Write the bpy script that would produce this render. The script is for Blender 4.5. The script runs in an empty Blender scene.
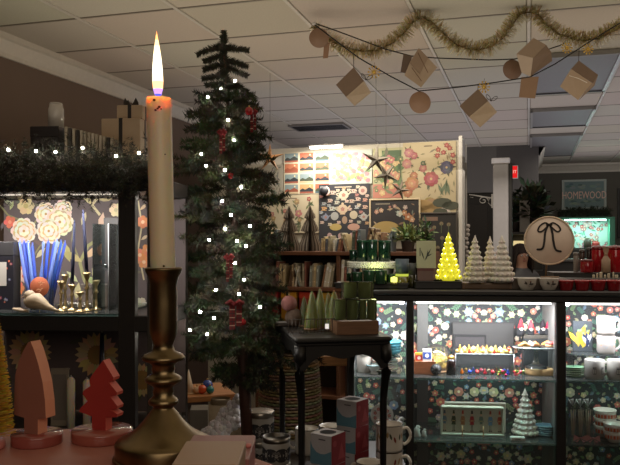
import bpy, math, random
from mathutils import Vector, Matrix
R=random.Random(7)
F=734.0; CZ=1.45; HY=243.0; CX=310.0
PI=math.pi
col=bpy.context.scene.collection
def lin(c):
    o=[]
    for x in c[:3]:
        x/=255.0
        o.append(x/12.92 if x<=0.04045 else ((x+0.055)/1.055)**2.4)
    return (o[0],o[1],o[2],1.0)
# ---------------------------------------------------------------- materials
MATS={}
def mk(name,rough=.7,metal=0,emit=0,noise=0,nscale=30,bump=0,spec=.5,sss=0,trans=None,coat=0,wood=0):
    m=bpy.data.materials.new(name); m.use_nodes=True
    nt=m.node_tree; N=nt.nodes; L=nt.links; N.clear()
    out=N.new('ShaderNodeOutputMaterial'); at=N.new('ShaderNodeAttribute'); at.attribute_name='Col'
    c=at.outputs['Color']
    if emit:
        e=N.new('ShaderNodeEmission'); e.inputs['Strength'].default_value=emit
        L.new(c,e.inputs['Color']); L.new(e.outputs[0],out.inputs['Surface']); MATS[name]=m; return m
    if trans is not None:
        t=N.new('ShaderNodeBsdfTransparent'); g=N.new('ShaderNodeBsdfGlossy'); g.inputs['Roughness'].default_value=.05
        fr=N.new('ShaderNodeFresnel'); fr.inputs['IOR'].default_value=1.3
        ad=N.new('ShaderNodeMath'); ad.operation='ADD'; ad.inputs[1].default_value=trans; ad.use_clamp=True
        mx=N.new('ShaderNodeMixShader'); L.new(fr.outputs[0],ad.inputs[0]); L.new(ad.outputs[0],mx.inputs[0])
        L.new(c,t.inputs['Color']); L.new(t.outputs[0],mx.inputs[1]); L.new(g.outputs[0],mx.inputs[2])
        df=N.new('ShaderNodeBsdfDiffuse'); df.inputs[0].default_value=(.9,.93,.93,1); mz=N.new('ShaderNodeMixShader'); mz.inputs[0].default_value=.022; L.new(mx.outputs[0],mz.inputs[1]); L.new(df.outputs[0],mz.inputs[2]); L.new(mz.outputs[0],out.inputs['Surface']); MATS[name]=m; return m
    b=N.new('ShaderNodeBsdfPrincipled')
    b.inputs['Roughness'].default_value=rough; b.inputs['Metallic'].default_value=metal
    b.inputs['Specular IOR Level'].default_value=spec
    if coat: b.inputs['Coat Weight'].default_value=coat; b.inputs['Coat Roughness'].default_value=.08
    if sss:
        b.inputs['Subsurface Weight'].default_value=1; b.inputs['Subsurface Radius'].default_value=(1,.45,.15); b.inputs['Subsurface Scale'].default_value=sss
    if noise or bump or wood:
        tc=N.new('ShaderNodeTexCoord'); nz=N.new('ShaderNodeTexNoise'); nz.inputs['Scale'].default_value=nscale; nz.inputs['Detail'].default_value=4
        src=tc.outputs['Object']
        if wood:
            mp=N.new('ShaderNodeMapping'); mp.inputs['Scale'].default_value=(1,9,9); L.new(src,mp.inputs['Vector']); src=mp.outputs[0]
        L.new(src,nz.inputs['Vector'])
        if noise:
            mr=N.new('ShaderNodeMapRange'); mr.inputs['From Min'].default_value=.25; mr.inputs['From Max'].default_value=.75
            mr.inputs['To Min'].default_value=1-noise; mr.inputs['To Max'].default_value=1+noise
            L.new(nz.outputs['Fac'],mr.inputs['Value'])
            vm=N.new('ShaderNodeVectorMath'); vm.operation='SCALE'; L.new(c,vm.inputs[0]); L.new(mr.outputs[0],vm.inputs['Scale']); c=vm.outputs[0]
        if bump:
            bp=N.new('ShaderNodeBump'); bp.inputs['Strength'].default_value=bump; bp.inputs['Distance'].default_value=.004
            L.new(nz.outputs['Fac'],bp.inputs['Height']); L.new(bp.outputs[0],b.inputs['Normal'])
    L.new(c,b.inputs['Base Color']); L.new(b.outputs[0],out.inputs['Surface'])
    MATS[name]=m; return m
mk('matte',.85,noise=.06,nscale=40); mk('satin',.45,noise=.05); mk('gloss',.12,coat=.4)
mk('wall',.9,noise=.05,nscale=3,bump=.1); mk('tile',.9,noise=.05,nscale=90,bump=.3)
mk('metal',.3,metal=1,noise=.1,nscale=12); mk('brass',.33,metal=1,noise=.22,nscale=40,bump=.06)
mk('wood',.5,noise=.25,nscale=14,wood=1); mk('cloth',.95,noise=.15,nscale=60,bump=.5)
mk('needle',.75,noise=.3,nscale=9); mk('wax',.4,sss=.022); mk('print',.8); mk('tinsel',.35,metal=.65)
mk('glass',trans=.05); mk('ceramic',.2,coat=.5); mk('art',.75)
_y=mk('yglow',.3); _y.node_tree.nodes['Principled BSDF'].inputs['Emission Color'].default_value=(.75,.7,.03,1); _y.node_tree.nodes['Principled BSDF'].inputs['Emission Strength'].default_value=.55
mk('emit1',emit=1.0); mk('emit3',emit=3.0); mk('emit12',emit=12.0); mk('emit60',emit=110.0)
# ---------------------------------------------------------------- mesh builder
def jit(c,a=10):
    return tuple(max(0,min(255,x+R.uniform(-a,a))) for x in c)
def spl(P,n=5):
    Q=[]
    for i in range(len(P)-1):
        p0,p1,p2,p3=P[max(i-1,0)],P[i],P[i+1],P[min(i+2,len(P)-1)]
        for k in range(n):
            f=k/n; Q.append(tuple(.5*((2*b)+(c-a)*f+(2*a-5*b+4*c-d)*f*f+(-a+3*b-3*c+d)*f**3) for a,b,c,d in zip(p0,p1,p2,p3)))
    return Q+[tuple(P[-1])]
class MB:
    def __init__(s): s.v=[];s.f=[];s.m=[];s.c=[];s.s=[];s.mats=[];s.M=Matrix()
    def add(s,vs,fs,mat,c,sm=False):
        b=len(s.v); M=s.M
        s.v+=[tuple(M@Vector(v)) for v in vs]
        if mat not in s.mats: s.mats.append(mat)
        mi=s.mats.index(mat)
        for i,f in enumerate(fs):
            s.f.append(tuple(b+j for j in f)); s.m.append(mi); s.s.append(sm)
            s.c.append(c[i] if isinstance(c,list) else c)
        return s
    def box(s,p0,p1,mat,c,bev=0.0,cols=None):
        x0,y0,z0=p0;x1,y1,z1=p1
        if x0>x1:x0,x1=x1,x0
        if y0>y1:y0,y1=y1,y0
        if z0>z1:z0,z1=z1,z0
        b=min(bev,(x1-x0)/3,(y1-y0)/3,(z1-z0)/3)
        if b<=0:
            v=[(x0,y0,z0),(x1,y0,z0),(x1,y1,z0),(x0,y1,z0),(x0,y0,z1),(x1,y0,z1),(x1,y1,z1),(x0,y1,z1)]
            f=[(0,3,2,1),(4,5,6,7),(0,1,5,4),(1,2,6,5),(2,3,7,6),(3,0,4,7)]
            return s.add(v,f,mat,cols or c)
        # chamfered: stacked rings
        def ring(e,z): 
            return [(x0+e+b,y0+e,z),(x1-e-b,y0+e,z),(x1-e,y0+e+b,z),(x1-e,y1-e-b,z),(x1-e-b,y1-e,z),(x0+e+b,y1-e,z),(x0+e,y1-e-b,z),(x0+e,y0+e+b,z)]
        rs=[ring(b*.8,z0),ring(0,z0+b),ring(0,z1-b),ring(b*.8,z1)]
        v=[p for r in rs for p in r]; f=[tuple(range(7,-1,-1)),tuple(range(24,32))]
        for k in range(3):
            for i in range(8):
                j=(i+1)%8; f.append((k*8+i,k*8+j,k*8+8+j,k*8+8+i))
        return s.add(v,f,mat,c)
    def lathe(s,prof,mat,c,n=24,o=(0,0,0),sm=True,cap=True,sx=1,sy=1,jitr=0):
        v=[];f=[]
        for (r,z) in prof:
            for i in range(n):
                a=2*PI*i/n; rr=r*(1+(R.uniform(-jitr,jitr) if jitr else 0))
                v.append((o[0]+rr*sx*math.cos(a),o[1]+rr*sy*math.sin(a),o[2]+z))
        for k in range(len(prof)-1):
            for i in range(n):
                j=(i+1)%n; f.append((k*n+i,k*n+j,(k+1)*n+j,(k+1)*n+i))
        if cap:
            if prof[0][0]>1e-4: f.append(tuple(range(n-1,-1,-1)))
            if prof[-1][0]>1e-4: f.append(tuple((len(prof)-1)*n+i for i in range(n)))
        if isinstance(c,list) and len(c)==len(prof)-1:
            cc=[]
            for k in range(len(prof)-1): cc+=[c[k]]*n
            cc+=[c[-1]]*4; c=cc
        return s.add(v,f,mat,c,sm)
    def cyl(s,o,r,h,mat,c,n=20,r2=None,sm=True):
        r2=r if r2 is None else r2
        return s.lathe([(r*.96,0),(r,h*.03),(r2,h*.97),(r2*.96,h)],mat,c,n,o,sm)
    def sph(s,o,r,mat,c,n=12,sx=1,sy=1,sz=1):
        k=max(4,n//2+1)
        return s.lathe([(max(1e-5,r*math.sin(PI*i/k)),-r*sz*math.cos(PI*i/k)) for i in range(k+1)],mat,c,n,o,True,False,sx,sy)
    def tube(s,pts,rad,mat,c,n=8,closed=False,sm=True):
        P=[Vector(p) for p in pts]; v=[];f=[]
        m=len(P)
        for i,p in enumerate(P):
            if closed: d=P[(i+1)%m]-P[i-1]
            else: d=P[min(i+1,m-1)]-P[max(i-1,0)]
            if d.length<1e-9: d=Vector((0,0,1))
            d.normalize(); u=d.cross(Vector((0,0,1)))
            if u.length<.05: u=d.cross(Vector((0,1,0)))
            u.normalize(); w=d.cross(u)
            r=rad[i] if isinstance(rad,(list,tuple)) else rad
            for k in range(n):
                a=2*PI*k/n; v.append(tuple(p+u*(r*math.cos(a))+w*(r*math.sin(a))))
        for i in range(m if closed else m-1):
            i2=(i+1)%m
            for k in range(n):
                j=(k+1)%n; f.append((i*n+k,i*n+j,i2*n+j,i2*n+k))
        if not closed: f.append(tuple(range(n-1,-1,-1))); f.append(tuple((m-1)*n+k for k in range(n)))
        return s.add(v,f,mat,c,sm)
    def prism(s,pts,y0,y1,mat,c,ce=None):
        n=len(pts); v=[(x,y0,z) for x,z in pts]+[(x,y1,z) for x,z in pts]
        f=[tuple(range(n)),tuple(range(2*n-1,n-1,-1))]+[(i,i+n,(i+1)%n+n,(i+1)%n) for i in range(n)]
        return s.add(v,f,mat,[c,c]+[ce or c]*n)
    def quad(s,a,b,c_,d,mat,c): return s.add([a,b,c_,d],[(0,1,2,3)],mat,c)
    # flat art on the plane y = const, facing -y
    def fl(s,pts,c,y,mat='art'): return s.add([(x,y,z) for x,z in pts],[tuple(range(len(pts)))],mat,c)
    def disc(s,x,z,r,c,y,n=10,sx=1,sz=1,mat='art'): return s.fl([(x+r*sx*math.cos(2*PI*i/n),z+r*sz*math.sin(2*PI*i/n)) for i in range(n)],c,y,mat)
    def rect(s,x0,z0,x1,z1,c,y,mat='art'): return s.fl([(x0,z0),(x1,z0),(x1,z1),(x0,z1)],c,y,mat)
    def leaf(s,x,z,l,a,c,y,w=.3):
        p=[];ca,sa=math.cos(a),math.sin(a)
        for t,h in((0,0),(.3,w*.8),(.6,w),(1,0),(.6,-w),(.3,-w*.8)):
            u=t*l;q=h*l*.5; p.append((x+u*ca-q*sa,z+u*sa+q*ca))
        return s.fl(p,c,y)
    def flower(s,x,z,r,c,cc,y,n=5,a0=None):
        a0=R.uniform(0,6) if a0 is None else a0
        for i in range(n):
            a=a0+2*PI*i/n; s.disc(x+.58*r*math.cos(a),z+.58*r*math.sin(a),r*.44,jit(c,12),y-i*2e-5,7)
        s.disc(x,z,r*.3,cc,y-.0003,7); return s
    def stroke(s,pts,w,c,y,mat='art'):
        for (a,b) in zip(pts[:-1],pts[1:]):
            dx,dz=b[0]-a[0],b[1]-a[1]; L=math.hypot(dx,dz) or 1; nx,nz=-dz/L*w/2,dx/L*w/2
            s.fl([(a[0]+nx,a[1]+nz),(b[0]+nx,b[1]+nz),(b[0]-nx,b[1]-nz),(a[0]-nx,a[1]-nz)],c,y,mat)
        return s
    def text(s,body,size,c,x,y,z,mat='art',ex=0,sx=1):
        cu=bpy.data.curves.new('t','FONT'); cu.body=body; cu.size=size; cu.align_x='CENTER'; cu.align_y='CENTER'; cu.extrude=ex; cu.resolution_u=2
        ob=bpy.data.objects.new('t',cu); col.objects.link(ob)
        dg=bpy.context.evaluated_depsgraph_get(); me=bpy.data.meshes.new_from_object(ob.evaluated_get(dg))
        s.add([(x+v.co.x*sx,y-v.co.z,z+v.co.y) for v in me.vertices],[tuple(p.vertices) for p in me.polygons],mat,c)
        bpy.data.objects.remove(ob); bpy.data.meshes.remove(me); bpy.data.curves.remove(cu); return s
    def build(s,name,parent=None,loc=None,rz=0,tag=None,rot=None):
        me=bpy.data.meshes.new(name); me.from_pydata(s.v,[],s.f)
        for m in s.mats: me.materials.append(MATS[m])
        me.polygons.foreach_set('material_index',s.m); me.polygons.foreach_set('use_smooth',s.s)
        ca=me.color_attributes.new('Col','FLOAT_COLOR','CORNER'); buf=[]
        cache={}
        for f,c in zip(s.f,s.c):
            k=tuple(c[:3])
            l=cache.get(k) or cache.setdefault(k,lin(c)); buf.extend(l*len(f))
        ca.data.foreach_set('color',buf); me.update()
        o=bpy.data.objects.new(name,me); col.objects.link(o)
        if parent: o.parent=parent
        if loc: o.location=loc
        o.rotation_euler=rot or (0,0,rz)
        if tag: settag(o,*tag)
        return o
def settag(o,label,cat,group=None,kind=None):
    if label:o['label']=label
    if cat:o['category']=cat
    if group:o['group']=group
    if kind:o['kind']=kind
def thing(name,loc,label,cat,group=None,rz=0,kind=None):
    o=bpy.data.objects.new(name,None); col.objects.link(o); o.location=loc; o.rotation_euler=(0,0,rz) if not isinstance(rz,tuple) else rz
    o.empty_display_size=.02; settag(o,label,cat,group,kind); return o
def struct(o): o['kind']='structure'; return o
def W(px,py,d): return Vector(((px-CX)*d/F,d,CZ+(HY-py)*d/F))
def T(x,y,z): return Matrix.Translation((x,y,z))
def RX(a): return Matrix.Rotation(a,4,'X')
def RY(a): return Matrix.Rotation(a,4,'Y')
def RZ(a): return Matrix.Rotation(a,4,'Z')
class Frame:
    """a vertical reference plane in the room; u runs right, v runs away from the viewer"""
    def __init__(s,px,d,deg):
        s.a=-math.radians(deg); s.O=Vector(((px-CX)*d/F,d,0)); s.u=Vector((math.cos(s.a),math.sin(s.a),0)); s.v=Vector((-math.sin(s.a),math.cos(s.a),0))
    def x(s,px,t=0):
        k=(px-CX)/F; q=s.O+s.v*t
        return (k*q.y-q.x)/(s.u.x-k*s.u.y)
    def p(s,x,t,z=0): q=s.O+s.u*x+s.v*t; return Vector((q.x,q.y,z))
    def d(s,px,t=0): return s.p(s.x(px,t),t).y
    def z(s,px,py,t=0): return CZ+(HY-py)*s.d(px,t)/F
    def pp(s,px,t,z): return s.p(s.x(px,t),t,z)
# ---------------------------------------------------------------- the room
TH=math.radians(16.6)
def room(X,Y,Z=0): return Vector((X*math.cos(TH)+Y*math.sin(TH),-X*math.sin(TH)+Y*math.cos(TH),Z))
RR=-TH; CEIL=2.70; XL=-3.04; XR=3.6; YF=12.3; YN=-1.6
o=MB().box((XL-.1,YN,-.06),(XR+.1,YF+.1,0),'wood',(58,46,38)).build('floor',rz=RR); struct(o)
# ceiling with inset tiles
m=MB(); m.box((XL-.1,YN,CEIL+.012),(XR+.1,YF+.1,CEIL+.08),'tile',(196,186,168))
TS=.6; x0=-5*TS-.0
xs=[k*TS for k in range(-6,7)]; ys=[YN+.35+k*TS for k in range(0,24)]
for i in range(len(xs)-1):
    for j in range(len(ys)-1):
        if xs[i]<XL-.6 or xs[i]>XR: continue
        a=max(xs[i],XL)+.012; b=xs[i+1]-.012
        if b-a<.05: continue
        m.box((a,ys[j]+.012,CEIL),(b,ys[j+1]-.012,CEIL+.02),'tile',jit((196,186,168),4),bev=.004)
struct(m.build('ceiling',rz=RR))
m=MB()
for x in xs:
    if XL<x<XR: m.box((x-.009,YN,CEIL-.006),(x+.009,YF,CEIL+.014),'satin',(205,198,184))
for y in ys: m.box((XL,y-.006,CEIL-.001),(XR,y+.006,CEIL+.0135),'satin',(122,112,98))
struct(m.build('trim_1',rz=RR))
struct(MB().box((XL-.1,YN,0),(XL,YF,CEIL),'wall',(108,90,78)).build('wall_left',rz=RR))
struct(MB().box((XR,YN,0),(XR+.1,YF,CEIL),'wall',(88,82,74)).build('wall_right',rz=RR))
struct(MB().box((XL,YN-.1,0),(XR,YN,CEIL),'wall',(88,82,74)).build('wall_front',rz=RR))
XS=.12
struct(MB().box((XS,YF,0),(XR,YF+.1,CEIL),'wall',(98,94,86)).build('wall_far',rz=RR))
YB=9.75
m=MB(); m.box((XL,YB,0),(-.95,YB+.1,CEIL),'wall',(84,80,76)); m.box((-.4,YB,0),(XS,YB+.1,CEIL),'wall',(84,80,76)); m.box((-.95,YB,2.1),(-.4,YB+.1,CEIL),'wall',(104,100,94)); m.box((XS-.1,YB+.1,0),(XS,YF,CEIL),'wall',(84,80,76))
struct(m.build('wall_back',rz=RR))
m=MB(); m.box((-.94,YB+.04,0),(-.41,YB+.09,2.1),'satin',(34,30,28)); 
for z in (.25,1.2): m.box((-.84,YB+.03,z),(-.51,YB+.045,z+.75),'satin',(44,39,36),bev=.008)
d1=m.build('door_1',rz=RR); struct(d1)
MB().sph((-.47,YB+.01,1.0),.03,'brass',(190,160,90)).build('door_handle',parent=d1)
m=MB()   # crown mouldings
def crown(mm,x0,y0,x1,y1,nx,ny,h=.13,w=.07):
    pr=[(0,0),(0,-h),(w*.25,-h),(w*.3,-h*.8),(w*.75,-h*.3),(w,-h*.22),(w,0)]
    v=[];n=len(pr)
    for (x,y) in((x0,y0),(x1,y1)):
        for a,b in pr: v.append((x+nx*a,y+ny*a,CEIL+b-.001))
    mm.add(v,[(i,(i+1)%n,(i+1)%n+n,i+n) for i in range(n)],'satin',(205,196,180))
crown(m,XL,YN,XL,YB,1,0)
struct(m.build('trim_2',rz=RR))
m=MB(); crown(m,XS,YF,XR,YF,0,-1,.14,.08); crown(m,XS,YB,XS,YF,1,0,.14,.08); struct(m.build('trim_3',rz=RR))
# white pillar with a cap and a dark edge, left of the far room
Fp=Frame(500,6.0,16.6)
zt=Fp.z(500,158); a,b=Fp.x(493),Fp.x(508.5)
m=MB(); m.box((a,0,0),(b,.14,zt),'satin',(205,202,205),bev=.004); m.box((a-.012,-.012,zt-.05),(b+.012,.152,zt),'satin',(214,210,208),bev=.006); m.box((a-.008,-.008,0),(b+.008,.15,.12),'satin',(205,200,196),bev=.004)
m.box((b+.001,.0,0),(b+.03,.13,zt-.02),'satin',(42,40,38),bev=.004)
struct(m.build('trim_4',loc=Fp.O,rz=Fp.a))
# ceiling lights (switched off troffers)
def ctile(px,py):
    d=(CEIL-CZ)*F/(HY-py); r=(px-CX)*d/F
    return r*math.cos(TH)-d*math.sin(TH), r*math.sin(TH)+d*math.cos(TH)
for (ya,yb,lab) in ((ctile(560,90)[1],ctile(560,52)[1],'nearest switched-off grey ceiling light panel, above the kraft paper box at the right'),(ctile(560,124)[1],ctile(560,107)[1],'middle switched-off grey ceiling light panel between two others'),(ctile(560,154)[1],ctile(560,133)[1],'farthest switched-off grey ceiling light panel, near the homewood sign wall')):
    if ya<yb: ya,yb=yb,ya
    t=thing('ceiling_light',room(.3,(ya+yb)/2,CEIL-.03),lab,'ceiling light','switched-off ceiling light panels',rz=RR)
    h=(ya-yb)/2; m=MB()
    m.box((-.285,-h,-.005),(.285,-h+.03,.026),'satin',(120,116,110)); m.box((-.285,h-.03,-.005),(.285,h,.026),'satin',(60,57,54)); m.box((-.285,-h,-.005),(-.262,h,.026),'satin',(140,136,130)); m.box((.262,-h,-.005),(.285,h,.026),'metal',(190,188,184)); m.build('frame',parent=t)
    MB().box((-.262,-h+.03,.005),(.262,h-.03,.02),'satin',(112,109,108)).build('diffuser',parent=t)
# ceiling vent
vx,vy=ctile(320,126)
t=thing('ceiling_vent',room(vx,vy,CEIL-.022),'black slatted air vent in the ceiling above the poster wall','vent',rz=RR)
m=MB(); m.box((-.3,-.19,0),(.3,-.16,.02),'satin',(120,115,110)); m.box((-.3,.16,0),(.3,.19,.02),'satin',(120,115,110)); m.box((-.3,-.16,.0),(-.28,.16,.02),'satin',(120,115,110)); m.box((.28,-.16,0),(.3,.16,.02),'satin',(120,115,110)); m.box((-.29,-.17,.014),(.29,.17,.02),'matte',(14,13,14)); m.build('frame',parent=t)
for k in range(8):
    MB().box((-.28,-.15+k*.04,.002),(.28,-.135+k*.04,.012),'satin',(38,36,38)).build('slat',parent=t)
# ================================================================ foreground table, candle
ZT=1.243
t=thing('display_table',(-.18,.55,0),'pink painted display table under the brass candlestick in the foreground','table')
m=MB(); P_=[(-.32,-.3),(.15,-.3),(.15,.13),(.128,.155),(.055,.25),(.035,.262),(-.32,.275)]; n_=len(P_)
m.add([(x,y,ZT-.03) for x,y in P_]+[(x,y,ZT) for x,y in P_],[tuple(range(n_-1,-1,-1)),tuple(range(n_,2*n_))]+[(i,(i+1)%n_,(i+1)%n_+n_,i+n_) for i in range(n_)],'satin',(170,108,94)); m.build('tabletop',parent=t)
for sx in(-.29,.025):
    for sy in(-.27,.22): MB().box((sx-.02,sy-.02,0),(sx+.02,sy+.02,ZT-.03),'satin',(150,90,80),bev=.003).build('leg',parent=t)
S=.7/F
def prof(rows,ybot,s=S): return [(hw*s,(ybot-y)*s) for y,hw in rows]
rows=[(458,46),(455,47.5),(440,47.5),(437.5,46),(435,41),(431,34),(426,27),(419,20.5),(411,14.5),(406,10.5),(404,9.5),(401.5,14.5),(399,15),(396.5,13.5),(393,9.5),(389,10.5),(385,9),(381.5,14),(379,18),(376.5,18.5),(374,16),(371,10.5),(367,11.5),(363,11),(360,14.5),(357.5,20.5),(355,21.5),(352.5,19),(349,11.5),(343,9.5),(337,11.5),(331,13.5),(326,14),(300,13.8),(281,13.6),(275,15),(270,17.8),(267,18.6),(265.5,18.3),(267,16),(270,13),(272,6)]
d=.7
t=thing('candlestick',(W(163.5,455,d).x,d,ZT),'tall turned antique brass candlestick holding the lit candle','candlestick')
MB().lathe(prof(rows,458),'brass',(124,106,76),n=48).build('stem',parent=t)
m=MB(); m.lathe([(.0462,0),(.0475,.0015),(.0475,.004),(.0465,.005)],'brass',(104,80,44),n=48,o=(0,0,.0002)); m.build('foot_rim',parent=t)
zc=ZT+(458-271)*S
t=thing('taper_candle',(W(163,271,d).x,d,zc-.0),'lit cream wax candle burning in the brass candlestick','candle',rz=(0,-.024,0))
hh=(271-96)*S; hw=12.3*S
pr=[(hw*.98,0),(hw,.002)]+[(hw*(1+.012*math.sin(k*1.7)),.002+(hh-.006)*k/14) for k in range(1,14)]+[(hw*1.0,hh-.002),(hw*.96,hh),(hw*.75,hh-.001),(hw*.4,hh-.003),(.0001,hh-.0035)]
m=MB(); m.lathe(pr,'wax',(222,208,176),n=40)
m.build('wax_body',parent=t)
m=MB()
for (x,z,s) in((-.002,-.004,.0017),(.001,-.012,.0013),(.0025,-.0105,.0016),(-.001,-.0135,.0014),(.004,-.0125,.001),(.003,-.16,.0014),(.0065,-.055,.0009)):
    m.sph((x,-math.sqrt(hw*hw-x*x)*1.0,hh+z),s,'matte',(58,34,20),n=7,sy=.3,sz=.8)
m.build('soot_speck',parent=t)
MB().tube([(0,0,hh-.004),(.0004,0,hh+.003),(-.0008,0,hh+.0075),(-.001,0,hh+.009)],.0008,'emit3',(150,60,20),n=6).build('wick',parent=t)
m=MB(); fl=[(.0008,.0),(.0032,.003),(.0046,.008),(.0052,.015),(.005,.023),(.0044,.032),(.0035,.041),(.0024,.049),(.0014,.055),(.0006,.06),(.00005,.0635)]
fc=[(50,60,220),(150,110,190),(255,180,120),(255,226,170),(255,244,214),(255,240,200),(255,228,176),(255,205,140),(255,170,96),(255,140,70)]
m.lathe(fl,'emit3',fc,n=16,o=(-.0006,0,hh+.0005),cap=False); m.build('flame',parent=t)
# boxes in front
t=thing('gift_box',(W(219,441,.64).x,.645,ZT),'dusty pink square gift box behind the cream box in the foreground','box')
MB().box((-.0285,-.04,0),(.0285,.035,.024),'satin',(150,98,96),bev=.001).build('body',parent=t)
m=MB().box((-.029,-.0405,.022),(.029,.0355,.029),'satin',(156,102,98),bev=.001); m.build('lid',parent=t)
MB().sph((.0255,-.005,.0305),.003,'satin',(190,100,96),n=10,sy=2,sz=.5).build('seal',parent=t)
t=thing('gift_box',(W(212.5,441,.54).x,.53,ZT),'cream square gift box nearest the viewer at the bottom edge','box')
MB().box((-.0225,-.03,0),(.0225,.03,.048),'satin',(160,128,102),bev=.001).build('body',parent=t)
MB().box((-.0229,-.0304,.044),(.0229,.0304,.056),'satin',(168,136,108),bev=.001).build('lid',parent=t)
# wooden trees
def wtree(name,px,d,pts,cf,ce,base_px,base_hw,base_col,label,rz,th):
    s=d/F; t=thing(name,(W(base_px,440,d).x,d,ZT),label,'wooden tree')
    m=MB(); n=[]
    bh=.011
    m.lathe([(base_hw*s*.98,0),(base_hw*s,.0015),(base_hw*s,bh-.0015),(base_hw*s*.98,bh)],'gloss',base_col,n=36); m.build('base',parent=t)
    zb=max(p[1] for p in pts)
    P=[((x-base_px)*s/math.cos(rz)*.93,(zb-y)*s+bh) for x,y in pts]
    MB().prism(P,-th/2,th/2,'satin',cf,ce).build('tree_shape',parent=t,rz=rz)  # edge colour carries the candlelight, lighter than the face
    return t
wtree('wooden_tree',35,.76,[(27,434),(27,419),(14,417),(14.5,395),(15.5,377),(20,363),(26,352),(32,343.5),(35,342.5),(39,350),(45,365),(50,382),(53,400),(54,417),(44,419),(44,434)],(138,88,74),(222,150,118),37,25,(140,70,62),'tall salmon wooden tree with a smooth pointed outline on a round base',-.38,.014)
wtree('wooden_tree',102,.775,[(94,434),(94,421),(79,417),(81,413),(89,406),(83,399.5),(84,396),(92,391),(91,385),(94,380),(107,364.5),(119,381),(118,384),(113.5,386),(123,395.5),(122.5,398.5),(115,400),(123.5,409),(122.5,412),(115,413),(123.5,417),(122.5,420),(110,421),(110,434)],(150,44,40),(214,96,80),102,30,(150,78,66),'red wooden tree with jagged tiers on a round base beside the candlestick',-.28,.0125)
# bottle brush tree at left edge
d=.74; s=d/F
t=thing('bottlebrush_tree',(W(-12,440,d).x,d,ZT),'yellow bottlebrush tree cut off by the left edge of the picture','tree ornament')
MB().lathe([(.016,0),(.017,.002),(.016,.008),(.003,.010),(.003,.02)],'satin',(196,120,110),n=20).build('base',parent=t)
m=MB(); H=150*s
for k in range(5200):
    u=R.random()**.8; z=.014+u*H; r=26*s*(1-u)**.62*R.uniform(.75,1.05); a=R.uniform(0,2*PI)
    c,sn=math.cos(a),math.sin(a); w=.0006
    m.add([(0,0,z-.004),(c*r+sn*w,sn*r-c*w,z),(c*r-sn*w,sn*r+c*w,z+.0006)],[(0,1,2)],'needle',jit((206,164,52),26))
m.build('bristles',parent=t)
# ================================================================ left shelf unit
L=Frame(60,2.2,5); LD=.42
ztop=1.652; zs=L.z(60,313)-.0
t=thing('shelf_unit',L.O,'black shelving unit on the left with a dark floral back panel','shelf',rz=L.a)
xl,xr=L.x(-60),L.x(152)
bk=(44,40,38)
m=MB(); m.box((xl,0,ztop-.045),(xr,LD,ztop),'satin',bk,bev=.003); m.build('top_board',parent=t)
m=MB(); m.box((xl,-.004,ztop-.048),(xr,.0,ztop-.012),'metal',(92,98,112)); m.build('top_rail',parent=t)  # grey-blue colour stands for light reflected along the black frame
for px0,px1 in((118,135),(147,152),(-60,-48)):
    for tt in(0,LD-.03): MB().box((L.x(px0),tt-.001,0),(L.x(px1),tt+.03,ztop-.046),'satin',(38,35,34) if px0!=147 else (60,56,52),bev=.002).build('post',parent=t)
MB().box((xl,.0,zs-.055),(xr,LD,zs-.006),'satin',(40,38,38),bev=.003).build('shelf',parent=t)
MB().box((xl,-.006,zs-.006),(L.x(117),LD,zs-.0),'glass',(200,225,220),bev=.001).build('glass_shelf',parent=t)
MB().box((xl,.0,.81),(xr,LD,.85),'satin',(40,38,38),bev=.003).build('shelf',parent=t)
def lp(px,py,tt): return (L.x(px,tt),L.z(px,py,tt))
TB=LD-.035
def artp(Fr,t0,lay=.0003):
    sc_=lambda px: Fr.d(px,t0)/F
    return (lambda px,py,k=0:(Fr.x(px,t0),Fr.z(px,py,t0))),sc_
m=MB()
m.box((xl,TB+.001,.86),(xr,TB+.02,ztop-.05),'art',(96,84,84))
q=lambda px,py:(L.x(px,TB),L.z(px,py,TB)); s=L.d(60,TB)/F
def pl(px,py,l,a,c,w=.3,k=1): x,z=q(px,py); m.leaf(x,z,l*s,a,c,TB-k*.0004,w)
def pf(px,py,r,c,cc,n=6,k=2): x,z=q(px,py); m.flower(x,z,r*s,c,cc,TB-k*.0004,n)
def vine(pts,w,c):
    m.stroke([q(*p) for p in pts],w*s,c,TB-.0003)
ol=(138,132,92); cr=(236,214,170); crr=(222,110,88); pale=(204,190,150)
for k in range(26):
    px,py=R.uniform(-50,165),R.uniform(195,305); pl(px,py,R.uniform(8,16),R.uniform(0,6.2),jit((104,98,84),10),.3,0.5)
vine([(0,205),(8,215),(20,220),(34,224),(46,206),(52,196)],1.8,ol); vine([(96,300),(84,280),(80,262),(88,246),(102,236),(112,225)],3.2,(150,148,98)); vine([(80,262),(72,240),(74,222)],1.6,ol)
vine([(100,215),(92,205),(98,197),(112,192)],2.6,pale); vine([(12,192),(20,200)],1.5,ol); vine([(138,200),(142,225),(138,250),(144,280)],1.6,pale); vine([(30,262),(40,246),(52,240)],1.6,ol)
for px,py,l,a in((84,258,20,.6),(82,262,20,2.6),(84,276,17,-.5),(78,282,16,2.4),(92,244,18,.2),(100,232,20,1.4),(92,205,16,2.2),(98,200,18,.2),(86,212,14,-1.9),(66,252,16,2.3),(60,262,17,1.6),(70,262,22,1.9),(92,268,22,-1.1),(76,300,18,1.4),(36,258,14,.8),(140,210,9,.7),(139,222,9,2.4),(141,240,9,.6),(142,262,10,2.2),(96,290,20,1.2),(10,210,10,1.2),(48,198,10,2),(4,200,12,-.5)):
    pl(px,py,l,a,jit(pale if R.random()<.6 else (180,172,118),14),.36,1.4)
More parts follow.
